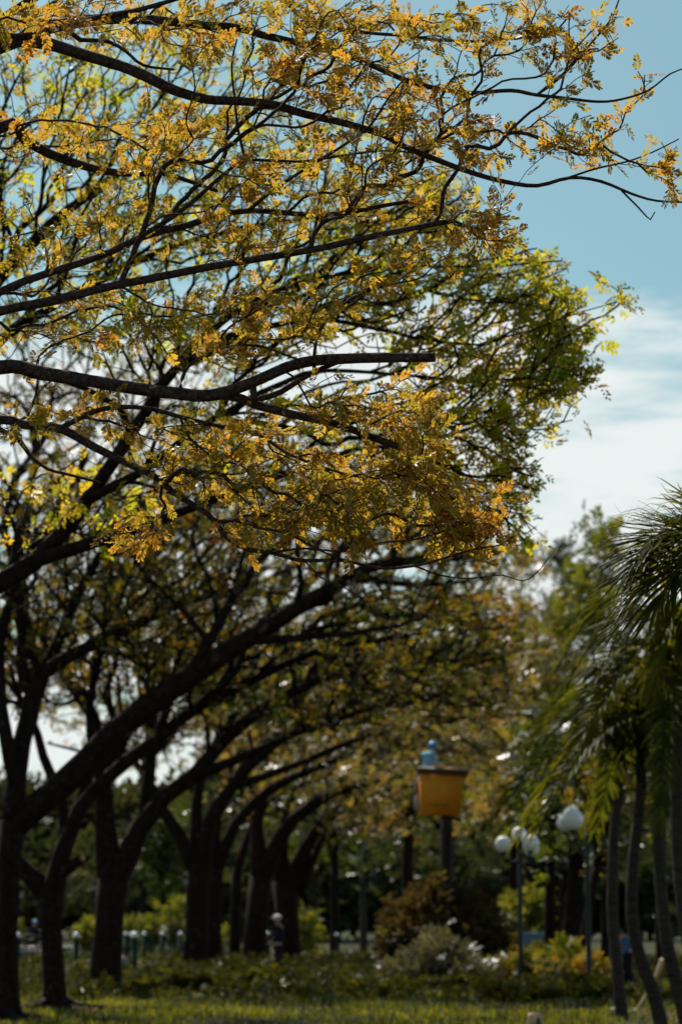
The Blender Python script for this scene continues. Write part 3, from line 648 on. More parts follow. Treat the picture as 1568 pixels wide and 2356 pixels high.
row_tree('dark trunk left of the standing man, leaning right with a fork above his head', bx(585, 2222),
    [(583, 2232, 90, 60), (590, 2120, 90, 50), (600, 2020, 90, 52)],
    [(0, [(600, 2030, 90, 36), (640, 1930, 90, 32), (720, 1850, 90, 26), (840, 1800, 90, 18), (1000, 1780, 90, 10)]),
     (0, [(600, 2020, 90, 34), (590, 1900, 90, 28), (620, 1800, 90, 22), (700, 1730, 90, 14)])],
    [(700, 1780, 180, 80, 80, 90, 3), (900, 1800, 180, 70, 90, 89.5, 3), (560, 1800, 120, 80, 30, 90, 3)],
    90, M['bark'], M['tan'], .018, .65, .70, .38, .12, .04, .24, tipx=1)
row_tree('broad dark trunk directly behind the standing man, last big one of the left row', bx(662, 2222),
    [(664, 2232, 93, 62), (662, 2130, 93, 50), (655, 2030, 93, 54)],
    [(0, [(660, 2040, 93, 34), (700, 1960, 93, 30), (750, 1880, 93, 24), (860, 1830, 93, 16), (980, 1800, 93, 10)]),
     (0, [(655, 2030, 93, 32), (650, 1920, 93, 26), (680, 1820, 93, 18), (760, 1750, 93, 12)]),
     (0, [(664, 2060, 93, 26), (705, 2010, 93, 22), (735, 1940, 93, 16), (800, 1900, 93, 10)])],
    [(760, 1800, 180, 80, 90, 93, 3), (1000, 1790, 130, 70, 80, 92, 3), (860, 1900, 130, 40, 50, 92, 3)],
    93, M['bark'], M['tan'], .018, .65, .70, .38, .12, .04, .24, tipx=1)
row_tree('thin dark trunk between two thicker ones just left of the standing man', bx(540, 2220),
    [(541, 2230, 94, 30), (540, 2120, 94, 24), (545, 2000, 94, 24)],
    [(0, [(545, 2010, 94, 20), (580, 1900, 94, 18), (660, 1800, 94, 14), (780, 1740, 94, 9)])],
    [(700, 1740, 200, 70, 70, 94, 3)], 94, M['bark'], M['tan'], .018, .65, .70, .38, .12, .04, .24, tipx=1)

# ------------------------------------------------------------------ trees behind
def back_tree(label, x, Y, topy, wpx, tw, leaf, n=130, forks=3, crown=None, lean=0, size=.7, per=.5, group='trees in the background', name='broadleaf_tree', bark=None, r0=.014):
    base = (float(at(x, HZ, Y)[0]), Y, 0.0); by = HZ + 1.5 * FPX / Y
    root = empty(name, base); tag(root, label, 'tree', group)
    T = Tree(r0, 2.3); tr = tw * Y / FPX / 2
    hy = by + (topy - by) * .42
    mid = [at(x + lean * .3, by + (hy - by) * .5, Y), at(x + lean * .6, hy, Y)]
    T.limb([np.array([base[0], Y, -.2])] + mid, [tr * 1.3, tr, tr * .85], .8, 'trunk', wig=.02)
    top = mid[-1]
    for k in range(forks):
        a = 6.28 * k / forks + rng.uniform(0, 1); q = at(x + lean + math.cos(a) * wpx * .45, hy + (topy - hy) * rng.uniform(.5, .8), Y + math.sin(a) * wpx * Y / FPX * .4)
        m_ = (top + q) / 2 + np.array([0, 0, .6])
        T.limb([top, m_, q], [tr * .6, tr * .42, tr * .22], .8, 'limb', wig=.03)
    E = crown or [(x + lean, (hy + topy) / 2, wpx, (hy - topy) * .55, n, Y, wpx * Y / FPX * .7)]
    T.grow(cloud(E), .12, .8, .7, .1)
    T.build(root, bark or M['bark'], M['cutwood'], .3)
    leafify(T, root, leaf, .06, per, size, SPRIG, .2, .8, .4, 2, -.05)
    return root
back_tree('dark trunk right of the man, standing below the left side of the raised bucket', 938, 100, 1500, 190, 28, M['mixed'], 200, 4)
back_tree('dark trunk hidden behind the bucket lift mast, brown crown', 1030, 112, 1450, 190, 26, M['mixed'], 230, 4)
back_tree('pale thin trunk behind the fence right of the standing man', 835, 125, 1750, 150, 16, M['green'], 130, 3, bark=M['palmbark'])
back_tree('dark green tree between the man and the bucket, loose sunlit sprays', 770, 118, 1700, 170, 20, M['green'], 190, 3)
back_tree('tall pale green tree right of the orange bucket, reaching up to the crown edge', 1180, 105, 1420, 120, 22, M['tan'], 260, 4, crown=[(1190, 1500, 110, 110, 100, 103, 5), (1180, 1700, 120, 130, 130, 103, 5), (1120, 1850, 120, 70, 60, 104, 4)])
back_tree('bright green bushy tree against the cloud, right of centre', 1390, 62, 1200, 100, 18, M['lime'], 0, 4, crown=[(1385, 1240, 42, 50, 40, 62, 1.5), (1360, 1340, 80, 60, 70, 62, 2), (1320, 1420, 90, 50, 60, 62, 2), (1400, 1450, 110, 70, 60, 62, 2)], size=.42, per=.6, r0=.008)
back_tree('dark green tree in gap at the crown edge, below the hanging bare twig', 1215, 88, 1240, 70, 20, M['tan'], 0, 3, crown=[(1215, 1290, 50, 60, 40, 88, 3), (1240, 1430, 80, 70, 60, 88, 3), (1250, 1560, 90, 80, 70, 88, 3)], size=.55)
back_tree('slender bluish conifer-like tree far away at the crown edge', 1290, 140, 1240, 30, 10, M['shade'], 60, 3, crown=[(1290, 1300, 22, 60, 40, 140, 3), (1290, 1420, 40, 60, 50, 140, 3), (1310, 1560, 60, 90, 60, 140, 3)], size=.7)
back_tree('brown trunk beside the four-globe lamp, left one of the clump behind the palms', 1266, 66, 1640, 110, 26, M['green'], 90, 3, size=.5, group='brown trunks behind the palms')
back_tree('thick brown double trunk in middle of the clump behind the palms', 1312, 63, 1600, 120, 42, M['green'], 110, 4, lean=20, size=.5, group='brown trunks behind the palms')
back_tree('reddish leaning trunk on the right of the clump behind the palms', 1330, 60, 1620, 120, 24, M['mixed'], 90, 3, lean=70, size=.5, group='brown trunks behind the palms')
back_tree('dark trunk between the single globe lamp and the nearest palm stem', 1394, 66, 1560, 130, 24, M['green'], 120, 3, size=.5, group='brown trunks behind the palms')
back_tree('dark tree at the right edge behind the palm stems', 1520, 72, 1500, 140, 26, M['green'], 200, 4, size=.5, group='brown trunks behind the palms')
for k, (x, Y, ty, wd, tw, lab) in enumerate([(60, 175, 1980, 150, 14, 'shaded far tree across the road, seen through the gap at the left edge'), (330, 150, 1890, 90, 14, 'slim leaning trunk across the fence right of the third trunk'),
        (372, 135, 1850, 80, 12, 'thin straight trunk across the fence, between the third trunk and the twin stemmed one'), (190, 190, 2010, 120, 12, 'far dusky tree between the slim trunk and the thick one')]):
    back_tree(lab, x, Y, ty, wd, tw, M['shade'] if k != 2 else M['green'], 130, 3, size=.9)
def mass(name, label, cat, E, leaf, size, per=1, kind='stuff', group=None, templ=SPRIG, flat=.5, stems=None):
    P = cloud(E); P = P[P[:, 2] > .03]
    d = rng.normal(size=P.shape); d[:, 2] = np.abs(d[:, 2])
    if kind == 'stuff':
        o = scatter(name, leaf, None, P, d, size, templ, .5, flat); tag(o, label, cat, group, kind); return o
    c = P.mean(0); root = empty(name, (c[0], c[1], 0)); tag(root, label, cat, group)
    scatter('foliage', leaf, root, P, d, size, templ, .5, flat)
    b = MB(); q = P[rng.integers(0, len(P), stems or 24)]
    for z in q:
        s_ = np.array([c[0] + rng.normal(0, .25), c[1] + rng.normal(0, .25), .0]) if stems is None else np.array([z[0] + rng.normal(0, .8), z[1] + rng.normal(0, .5), max(.02, z[2] - rng.uniform(.2, 1.2))])
        b.tube([s_, (s_ + z) / 2 + rng.normal(0, .06, 3), z], [.02, .014, .006], 5)
    b.build('stems', M['bark'], root)['kind'] = 'stuff'
    return root
# far wood closing the view under the crowns
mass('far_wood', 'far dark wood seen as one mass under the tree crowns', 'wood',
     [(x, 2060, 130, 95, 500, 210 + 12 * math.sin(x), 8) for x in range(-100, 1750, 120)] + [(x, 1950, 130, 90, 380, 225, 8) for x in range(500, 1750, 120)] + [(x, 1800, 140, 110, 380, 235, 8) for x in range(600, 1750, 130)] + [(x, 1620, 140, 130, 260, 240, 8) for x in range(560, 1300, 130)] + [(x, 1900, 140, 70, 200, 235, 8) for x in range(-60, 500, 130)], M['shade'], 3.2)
# bushes
mass('bush', 'sunlit yellow green bush behind the four-globe lamp post', 'bush', [(1195, 2100, 55, 45, 260, 84, .9), (1240, 2090, 35, 45, 120, 84, .9), (1160, 2125, 35, 25, 80, 83, .8), (1210, 2170, 60, 30, 100, 84.5, .8)], M['lime'], .42, kind='thing', group='bushes')
for x, y, rx, ry, Y, lab in [(205, 2150, 34, 26, 100, 'yellow green bush beyond the near green fence, left of the thick trunk'), (300, 2150, 30, 34, 130, 'pale bush beyond the fence just right of the thick trunk'), (400, 2120, 45, 60, 128, 'tall light green bush beyond the far green fence'),
        (345, 2140, 30, 34, 126, 'low bright bush beyond the far fence, beside the slim trunk'), (25, 2140, 22, 30, 120, 'dull bush beyond the fence at the left edge'), (700, 2140, 32, 50, 108, 'sunlit shrub right of the standing man'), (480, 2165, 60, 26, 125, 'green shrub glimpsed between the dark trunks of the row')]:
    mass('bush', lab, 'bush', [(x, y, rx, ry, 170, Y, 1.0), (x, y + ry * .8, rx * .9, ry * .5, 90, Y, 1.0)], M['lime'], .5, kind='thing', group='bushes')
# hedges
def hedge(label, x0, x1, ytop, ybot, n, depth=.5):
    rag = rng.uniform(.55, 1.35, 400)
    Y = 1.5 * FPX / (ybot - HZ); a = at(x0, HZ, Y); b_ = at(x1, HZ, Y); h = (ybot - ytop) * Y / FPX
    u = rng.uniform(0, 1, (n, 3)); P = np.stack([a[0] + (b_[0] - a[0]) * u[:, 0], Y + (u[:, 1] - .3) * depth * 2 + .25 * np.sin(u[:, 0] * 23), h * (.05 + .85 * u[:, 2] ** .7) * rag[(u[:, 0] * abs(b_[0] - a[0]) * 3.1).astype(int) % 400] * rag[(u[:, 0] * abs(b_[0] - a[0]) * 1.1 + 60).astype(int) % 400]], 1)
    d = rng.normal(size=P.shape); d[:, 2] = np.abs(d[:, 2])
    root = empty('hedge', ((a[0] + b_[0]) / 2, Y, 0)); tag(root, label, 'hedge', 'low ragged hedges')
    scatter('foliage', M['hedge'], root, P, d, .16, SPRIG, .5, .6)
    b = MB()
    for k in range(int(abs(b_[0] - a[0]) * 4)):
        xx = a[0] + (b_[0] - a[0]) * rng.uniform(); z = h * .7
        b.tube([(xx, Y, 0), (xx + .03, Y, z * .5), (xx - .02, Y + .04, z)], [.012, .01, .005], 5)
    b.build('stems', M['bark'], root)['kind'] = 'stuff'
hedge('low hedge at the far left between the first two trunks, lit on top', -60, 100, 2246, 2282, 2600)
hedge('low dark hedge in front row, running from the thick trunk to below the brush pile', 290, 1130, 2243, 2279, 9000)
hedge('farther hedge behind the front one, between the thick trunk and the standing man', 290, 700, 2229, 2243, 4200)
hedge('rough hedge running under the right-hand brush toward the palms', 1110, 1420, 2262, 2298, 3600)
# undergrowth and fallen leaves
def undergrowth():
    n = 24000; Y = rng.uniform(47, 100, n); X = rng.uniform(-.16, .15, n) * Y
    pat = np.sin(X * .9 + 2 * np.sin(Y * .31)) * np.sin(Y * .45 + X * .3); k = pat + rng.normal(0, .3, len(pat)) > -.2; X, Y, pat = X[k], Y[k], pat[k]
    P = np.stack([X, Y, rng.uniform(.0, .30, len(X)) * (.55 + pat)], 1); d = rng.normal(size=P.shape); d[:, 2] = np.abs(d[:, 2]) + .4
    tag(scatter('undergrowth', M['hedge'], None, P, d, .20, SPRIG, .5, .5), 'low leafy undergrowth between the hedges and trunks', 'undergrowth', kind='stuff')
    n = 5200; Y = rng.uniform(35, 62, n); X = rng.uniform(-.16, .16, n) * Y
    P = np.stack([X, Y, rng.uniform(.03, .09, n)], 1); d = rng.normal(size=P.shape); d[:, 2] *= .2
    fl = leaf_mat('dry_fallen_leaves', [(0, (.08, .05, .02)), (.5, (.22, .14, .04)), (1, (.42, .30, .10))], 1, .3, .03)
    tag(scatter('fallen_leaves', fl, None, P, d, .055, [leaf_template()], .2, .75), 'small dry golden leaves fallen on the lawn', 'leaves', kind='stuff')
undergrowth()
# piles of cut branches
def pile(label, E, leaf, size, sticks, group='piles of cut branches'):
    P = cloud(E); P = P[P[:, 2] > .05]; c = P.mean(0)
    root = empty('branch_pile', (c[0], c[1], 0)); tag(root, label, 'brush pile', group)
    d = P - c; d[:, 2] += .4; d /= np.linalg.norm(d, axis=1, keepdims=True)
    scatter('foliage', leaf, root, P, d, size, SPRIG, .6, .3)
    b = MB()
    for k in range(sticks):
        z = P[rng.integers(len(P))]; q = P[rng.integers(len(P))]; q = c + (q - c) * .8; q[2] *= .4
        mm = (z + q) / 2 + rng.normal(0, .15, 3); mm[2] = abs(mm[2]); b.tube([q, mm, z], [.035, .024, .01], 6)
    b.build('sticks', M['bark'], root)['kind'] = 'stuff'
pile('huge dome of wilted brown branches under the bucket lift', [(985, 2125, 70, 70, 700, 64, 1.6), (1060, 2110, 60, 55, 500, 64.5, 1.4), (1020, 2190, 125, 70, 1100, 64, 1.8), (920, 2165, 40, 45, 220, 63, 1.0), (1110, 2160, 45, 50, 260, 63.5, 1.2), (1000, 2060, 26, 30, 90, 64, .6), (1095, 2085, 24, 36, 90, 64, .6), (905, 2110, 18, 26, 40, 64, .5)], M['brown'], .42, 90)
pile('smaller heap of greyish branches in front of the brown dome', [(1010, 2215, 90, 48, 700, 56, 1.2), (1000, 2170, 25, 35, 90, 56, .5), (930, 2240, 50, 30, 250, 55.5, 1), (1085, 2240, 60, 30, 260, 55.5, 1)], leaf_mat('grey_wilted_leaves', [(0, (.08, .075, .05)), (.5, (.10, .095, .05)), (1, (.24, .22, .15))], .9, .3, .05), .26, 60)
pile('long low heap of green cut branches from the lamp post to the palms', [(1200, 2235, 90, 30, 700, 57, 1.3), (1310, 2230, 80, 36, 600, 55.5, 1.2), (1300, 2195, 35, 30, 120, 56, .6), (1240, 2210, 60, 22, 200, 56.5, .8)], M['mixed'], .26, 70)
mass('shrub', 'small bright shrub in the grass at the foot of the nearest palm', 'shrub', [(1350, 2283, 32, 18, 500, 48, .5), (1400, 2290, 40, 14, 300, 48.5, .5)], M['lime'], .14, kind='thing', group='shrubs in the grass')
mass('shrub', 'bright shrub in the grass at the right edge among the palm stems', 'shrub', [(1530, 2285, 45, 22, 600, 48, .6)], M['lime'], .14, kind='thing', group='shrubs in the grass')

# ------------------------------------------------------------------ palms
def palm_frond(root, base, az, el, length, droop, pairs, ll, lw, twist=0.0, m=None, hang=.25, seed=0):
    """arching rachis with two rows of narrow leaflets: one mesh"""
    g = np.random.default_rng(seed); b = MB(); n = 22
    t = np.linspace(0, 1, n); d0 = np.array([math.cos(el) * math.cos(az), math.cos(el) * math.sin(az), math.sin(el)])
    P = np.array(base) + length * (t[:, None] * d0) + np.stack([np.zeros(n), np.zeros(n), -droop * length * t ** 2.1], 1)
    b.tube(P, np.linspace(.018, .004, n) * length / 2, 5)
    T = np.gradient(P, axis=0); T /= np.linalg.norm(T, axis=1, keepdims=True)
    for k in range(pairs):
        u = .16 + .84 * (k + .5) / pairs; i = min(n - 2, int(u * (n - 1))); f = u * (n - 1) - i
        p = P[i] * (1 - f) + P[i + 1] * f; tt = T[i]
        side = np.cross(tt, (0, 0, 1)); side /= np.linalg.norm(side) + 1e-6
        up = np.cross(side, tt)
        c_, s_ = math.cos(twist), math.sin(twist); sd_ = side * c_ + up * s_; upv = up * c_ - side * s_
        l0 = ll * (.55 + .6 * math.sin(math.pi * min(1, u * .85 + .12)))
        for sg in (-1, 1):
            a = 1.05 - .75 * u + g.normal(0, .09); l = l0 * g.uniform(.85, 1.12)
            dv = tt * math.cos(a) + sd_ * sg * math.sin(a) + upv * (.28 + g.normal(0, .1)); dv /= np.linalg.norm(dv)
            nn = np.cross(dv, upv); nn /= np.linalg.norm(nn) + 1e-6; V = []
            for q, (v, ww) in enumerate([(0, .4), (.3, 1), (.65, .85), (.9, .4), (1.0, .12)]):
                ctr = p + dv * l * v + np.array([0, 0, -hang * l * v * v * g.uniform(.7, 1.3)])
                V += [ctr - nn * lw * ww * .5 + upv * lw * ww * .18, ctr, ctr + nn * lw * ww * .5 + upv * lw * ww * .18]
            F = []
            for q in range(4): F += [(3 * q, 3 * q + 1, 3 * q + 4, 3 * q + 3), (3 * q + 1, 3 * q + 2, 3 * q + 5, 3 * q + 4)]
            b.add(V, F)
    me = b.mesh('frond', False)
    a = me.attributes.new('tint', 'FLOAT', 'POINT'); a.data.foreach_set('value', np.full(len(me.vertices), g.uniform(0, 1), np.float32))
    return link('frond', me, m or M['palm'], root)
def palm(label, stem, fr, ll=.5, lw=.06, pairs=34, base=None, hang=.5, group='palms at the right edge'):
    P = np.array([at(x, y, d) for x, y, d, w_ in stem]); rr = [w_ * d / FPX / 2 for x, y, d, w_ in stem]
    P[0][2] = -.1 if P[0][2] > -.1 else P[0][2]
    root = empty('palm_tree', (float(P[0][0]), float(P[0][1]), 0)); tag(root, label, 'palm', group)
    b = MB(); Q = catmull(np.hstack([P, np.array(rr)[:, None]]), .12)
    rad = Q[:, 3] * (1 + .06 * (np.arange(len(Q)) % 3 == 0)); b.tube(Q[:, :3], rad, 12, True, .03); b.build('trunk', M['palmbark'], root)
    c = MB(); c.tube([P[-1] - (0, 0, .1), P[-1] + (0, 0, .25), P[-1] + (0, 0, .6)], [rr[-1] * 1.0, rr[-1] * 1.15, rr[-1] * .5], 10); c.build('crown_shaft', M['palm'], root)
    top = P[-1] + np.array([0, 0, .45])
    for k, f in enumerate(fr): palm_frond(root, top, R(f[0]), R(f[1]), f[2], f[3], pairs, ll, lw, f[4] if len(f) > 4 else 0, hang=hang, seed=k + int(P[0][0] * 100) % 97)
    return root
def ring(n, L_, a0=0, els=(70, 45, 20), dr=.7):
    return [(a0 + 360 * k / n + rng.uniform(-14, 14), els[k % len(els)] + rng.uniform(-8, 8), L_ * rng.uniform(.85, 1.1), dr * rng.uniform(.8, 1.2), rng.uniform(-.3, .3)) for k in range(n)]
# near palm, trunk beyond the right edge, fronds reaching in sharply
palm('near palm beyond the right edge, only its sharp drooping fronds reach in above the others', [(1830, 3100, 13.6, 80), (1800, 2300, 13.6, 62), (1740, 1700, 13.6, 56), (1700, 1500, 13.6, 54)],
     [(205, 48, 1.0, .75, .3), (225, 40, .95, .9, .2), (196, 22, .75, .8, -.1), (240, 62, 1.2, 1.0, .2), (170, 60, 1.0, .9, 0)] + [f for f in ring(9, 1.2, 200) if not 130 < f[0] % 360 < 260], ll=.44, lw=.022, pairs=40, hang=.30)
palm('blurred palm at the right edge with one frond arching out left in a hook', [(1640, 2420, 26, 50), (1640, 2000, 26, 40), (1630, 1750, 26, 36), (1625, 1610, 26, 34)],
     [(182, 60, 3.2, .90, 0), (178, 56, 2.7, .95, .1), (205, 40, 1.7, .95, .2), (222, 66, 2.1, 1.1, 0), (168, 74, 2.4, 1.1, 0)] + [f for f in ring(12, 1.7, 20) if not 130 < f[0] % 360 < 240], ll=.36, lw=.042, hang=.22)
palm('palm with pale ringed stem nearest the lamps, foot among pale stones', [(1432, 2336, 39, 30), (1418, 2230, 39, 26), (1408, 2100, 39, 25), (1410, 1960, 39, 24), (1416, 1880, 39, 24), (1420, 1830, 39, 24)], ring(16, 2.0, 5, (78, 62, 50, 70), .8), ll=.40, hang=.2, lw=.05)
palm('curving palm stem second from the lamps, crossing the bottom edge', [(1528, 2368, 34, 34), (1500, 2280, 34, 31), (1470, 2200, 34, 29), (1452, 2100, 34, 27), (1456, 1980, 34, 25), (1468, 1880, 34, 24), (1474, 1800, 34, 24)], ring(17, 2.4, 40, (75, 60, 48, 25), .8), ll=.40, hang=.2, lw=.05)
palm('leaning palm stem third from the lamps, near the right edge', [(1590, 2370, 33, 36), (1560, 2280, 33, 33), (1535, 2180, 33, 30), (1520, 2050, 33, 28), (1512, 1900, 33, 26), (1515, 1740, 33, 25)], ring(17, 2.3, 70, (75, 58, 40, 20), .85), ll=.40, hang=.2, lw=.05)
palm('palm stem half cut by the right edge, darkest of the group', [(1640, 2400, 30, 38), (1610, 2280, 30, 34), (1580, 2150, 30, 32), (1560, 1980, 30, 30), (1555, 1800, 30, 28), (1560, 1640, 30, 27)], ring(16, 2.3, 10, (75, 55, 35, 10), .85), ll=.40, hang=.2, lw=.05)

# ------------------------------------------------------------------ built objects
paint = dict(
    fence=solid('green_fence_paint', (.004, .022, .010), (.008, .032, .016), 6, .5),
    ball=solid('polished_metal', (.6, .62, .65), (.75, .76, .8), 3, .18, metal=1.0),
    lamp=solid('lamp_post_paint', (.004, .012, .012), (.008, .02, .02), 5, .6),
    globe=solid('opal_globe', (.72, .72, .68), (.8, .8, .76), 4, .12, spec=.5),
    bucket=solid('orange_fibreglass', (.72, .24, .006), (.78, .28, .008), 2.5, .6),
    rim=solid('dark_brown_rim', (.06, .026, .012), (.10, .045, .02), 9, .6),
    steel=solid('dark_steel', (.02, .015, .014), (.04, .03, .03), 7, .5),
    letter=solid('faded_dark_paint', (.22, .14, .03), (.30, .18, .03), 9, .6),
    grey=solid('grey_fitting', (.30, .28, .30), (.42, .4, .42), 8, .6),
    skin=solid('skin', (.30, .17, .11), (.36, .21, .14), 9, .6),
    blueshirt=solid('light_blue_cloth', (.14, .36, .58), (.20, .45, .66), 12, .9),
    helmet=solid('blue_helmet', (.02, .25, .50), (.03, .30, .58), 4, .3),
    navy=solid('navy_cloth', (.004, .006, .016), (.007, .010, .024), 12, .9),
    black=solid('black_cloth', (.008, .008, .010), (.014, .014, .016), 12, .9),
    hair=solid('dark_hair', (.01, .008, .007), (.02, .015, .012), 20, .6),
    white=solid('white_cloth', (.62, .58, .52), (.74, .70, .64), 14, .9),
    denim=solid('blue_denim', (.02, .09, .20), (.03, .12, .26), 14, .9),
    panel=solid('blue_grey_sheet', (.13, .18, .22), (.19, .25, .30), 4, .5),
    box=solid('pale_blue_paint', (.16, .30, .40), (.22, .38, .48), 4, .5),
    band=solid('pale_band', (.5, .55, .52), (.6, .65, .62), 4, .5),
    stone=solid('pale_stone', (.22, .17, .15), (.42, .35, .31), 7, .9, .5),
    paving=solid('pale_paving', (.42, .41, .39), (.55, .54, .52), 2, .9),
    red=solid('red_plastic', (.5, .02, .02), (.6, .03, .03), 5, .3),
    rubber=solid('tyre_rubber', (.01, .01, .01), (.02, .02, .02), 20, .8),
)
b = MB(); b.box((-22, 85, .03), (27.5, 7, .06)); tag(b.build('pavement', paint['paving'], None, False), kind='structure')

# fences: posts with polished balls, rails and pickets
def fence(label, p0, p1, nposts, h, skip=()):
    p0 = Vector((*p0, 0)); p1 = Vector((*p1, 0)); root = empty('fence', p0); tag(root, label, 'fence')
    d = (p1 - p0) / (nposts - 1); ang = math.atan2(d.y, d.x)
    for k in range(nposts):
        q = p0 + d * k; b = MB()
        b.box((q.x, q.y, h * .5 - .05), (.15, .15, h + .1), rz=ang); b.box((q.x, q.y, h + .015), (.19, .19, .03), rz=ang)
        o = b.build('post', paint['fence'], root, False)
        c = MB(); c.sphere((q.x, q.y, h + .13), .105); c.build('post_ball', paint['ball'], o)
    b = MB(); L_ = d.length
    for k in range(nposts - 1):
        m_ = p0 + d * (k + .5)
        for z in (h * .80, h * .18): b.box((m_.x, m_.y, z), (L_ - .16, .05, .055), rz=ang)
    b.build('rail', paint['fence'], root, False)
    b = MB(); npk = max(3, int(L_ / .13))
    for k in range(nposts - 1):
        for j in range(1, npk):
            m_ = p0 + d * (k + j / npk); b.box((m_.x, m_.y, h * .49), (.028, .028, h * .62 - .06), rz=ang)
    b.build('picket', paint['fence'], root, False)['kind'] = 'stuff'
fence('near green picket fence with polished balls on its posts, between the left trunks', (-12.4, 69.0), (-5.9, 70.2), 5, 1.02)
fence('farther green fence with small bright ball caps, right of the thick trunk', (-9.1, 104), (-3.2, 108), 9, .92)
fence('far pale-topped fence between the standing man and the brown pile', (-.2, 112), (3.4, 112), 3, .85)

# globe lamps
def lamp(label, x, Y, h, globes):
    X = float(at(x, HZ, Y)[0]); root = empty('street_lamp', (X, Y, 0)); tag(root, label, 'street lamp', 'globe lamps')
    b = MB(); b.tube([(X, Y, 0), (X, Y, .12), (X, Y, .45), (X, Y, .5), (X, Y, h * .6), (X, Y, h)], [.13, .12, .085, .06, .05, .042], 14); b.build('post', paint['lamp'], root)
    for dx, dy, dz, r in globes:
        if dx or dy:
            c = MB(); c.tube([(X, Y, h - .25), (X + dx * .45, Y + dy * .45, h - .34), (X + dx * .9, Y + dy * .9, h + dz - r - .1), (X + dx, Y + dy, h + dz - r - .02)], .02, 8)
            c.tube([(X + dx, Y + dy, h + dz - r - .05), (X + dx, Y + dy, h + dz - r + .03)], [.05, .075], 12); c.build('arm', paint['lamp'], root)
        else:
            c = MB(); c.tube([(X, Y, h - .05), (X, Y, h + dz - r + .03)], [.045, .075], 12); c.build('collar', paint['lamp'], root)
        g_ = MB(); g_.sphere((X + dx, Y + dy, h + dz), r, 24, 16); g_.build('globe', paint['globe'], root)
lamp('lamp post with a cluster of four white globes beside the brown branch pile', 1196, 55, 3.20, [(-.37, -.05, .06, .185), (.23, -.28, .08, .19), (0, 0, .29, .165), (.30, .30, -.04, .17)])
lamp('lamp post with one larger and one smaller white globe in front of the brown trunks', 1352, 50, 3.30, [(-.31, -.2, .30, .225), (-.40, .25, .24, .19)])

# bucket lift
def bucket_lift():
    Y = 66.0; c = at(1014, 1826, Y); root = empty('bucket_lift', (3.1, 67.6, 0)); tag(root, 'orange bucket lift raised above the brown branch pile on a dark mast', 'bucket lift')
    X, Z = float(c[0]), float(c[2]); H = 1.16
    b = MB()       # open tub: outer and inner tapered walls
    def ringv(w_, d_, z, x0=0): return [(X - w_ / 2 + x0, Y - d_ / 2, z), (X + w_ / 2 + x0, Y - d_ / 2, z), (X + w_ / 2 + x0, Y + d_ / 2, z), (X - w_ / 2 + x0, Y + d_ / 2, z)]
    V = ringv(1.05, .72, Z - H / 2, -.03) + ringv(1.20, .84, Z + H / 2) + ringv(1.14, .78, Z + H / 2) + ringv(.99, .66, Z - H / 2 + .05, -.03)
    Fq = []
    for l in (0, 1, 2):
        for k in range(4): Fq.append((l * 4 + k, l * 4 + (k + 1) % 4, l * 4 + 4 + (k + 1) % 4, l * 4 + 4 + k))
    Fq += [(3, 2, 1, 0), (12, 13, 14, 15)]
    V = np.array(V); tilt = R(3); V0 = V - (X, Y, Z); V = np.stack([V0[:, 0] * math.cos(tilt) + V0[:, 2] * math.sin(tilt), V0[:, 1], -V0[:, 0] * math.sin(tilt) + V0[:, 2] * math.cos(tilt)], 1) + (X, Y, Z)
    b.add(V, Fq); bk = b.build('bucket', paint['bucket'], root, False)
    def tl(p):
        q = np.array(p, float) - (X, Y, Z); return np.array([q[0] * math.cos(tilt) + q[2] * math.sin(tilt), q[1], -q[0] * math.sin(tilt) + q[2] * math.cos(tilt)]) + (X, Y, Z)
    r_ = MB(); zt = Z + H / 2 + .02
    cs = [tl((X + sx * .62, Y + sy * .44, zt)) for sx, sy in ((-1, -1), (1, -1), (1, 1), (-1, 1))]
    for k in range(4): r_.tube([cs[k], cs[(k + 1) % 4]], .07, 8); r_.tube([cs[k] - (0, 0, .07), cs[(k + 1) % 4] - (0, 0, .07)], .05, 8)
    r_.build('rim', paint['rim'], bk)
    m_ = MB()      # worn dark lettering band near the bottom, too blurred to read
    for k, (u, w_, hh) in enumerate([(-.34, .13, .035), (-.19, .11, .045), (-.05, .12, .04), (.09, .13, .05), (.22, .08, .035)]):
        q = tl((X + u, Y - .42 + .03 , Z - .33)); m_.box((q[0], q[1] - .012, q[2]), (w_, .012, hh))
    m_.build('worn_marking', paint['letter'], bk, False)
    s_ = MB(); s_.box(tl((X - .66, Y - .1, Z + .10)), (.10, .22, .30)); s_.build('control_box', paint['cutwood'] if 'cutwood' in paint else M['cutwood'], root, False)
    s_ = MB(); s_.box(tl((X - .66, Y - .1, Z - .30)), (.09, .18, .38)); s_.tube([tl((X - .62, Y - .1, Z + .45)), tl((X - .66, Y - .1, Z - .5))], .025, 8); s_.build('valve_block', paint['grey'], root, False)
    a = MB(); a.tube([(X + .15, Y + .1, Z - H / 2 - .02), (X + .16, Y + .4, Z - H / 2 - .35), (X + .17, Y + .9, 2.6), (X + .18, Y + 1.4, 1.1)], [.15, .17, .17, .19], 10); a.tube([(X + .15, Y + .1, Z - H / 2 - .05), (X + .55, Y + .12, Z - H / 2 - .12)], .05, 8)
    a.build('boom', paint['steel'], root)
    a = MB(); a.box((X + .3, Y + 1.6, .75), (1.0, 1.0, .5)); a.box((X + .3, Y + 1.6, .42), (1.9, 3.4, .16)); a.build('chassis', paint['steel'], root, False)
    for sx in (-.8, 1.4):
        for sy in (.5, 2.7):
            w_ = MB(); w_.tube([(X + sx - .1, Y + sy, .38), (X + sx + .1, Y + sy, .38)], .38, 20); w_.build('wheel', paint['rubber'], root)
    return X, Y, Z - H / 2 + .06
BX, BY, BZ = bucket_lift()

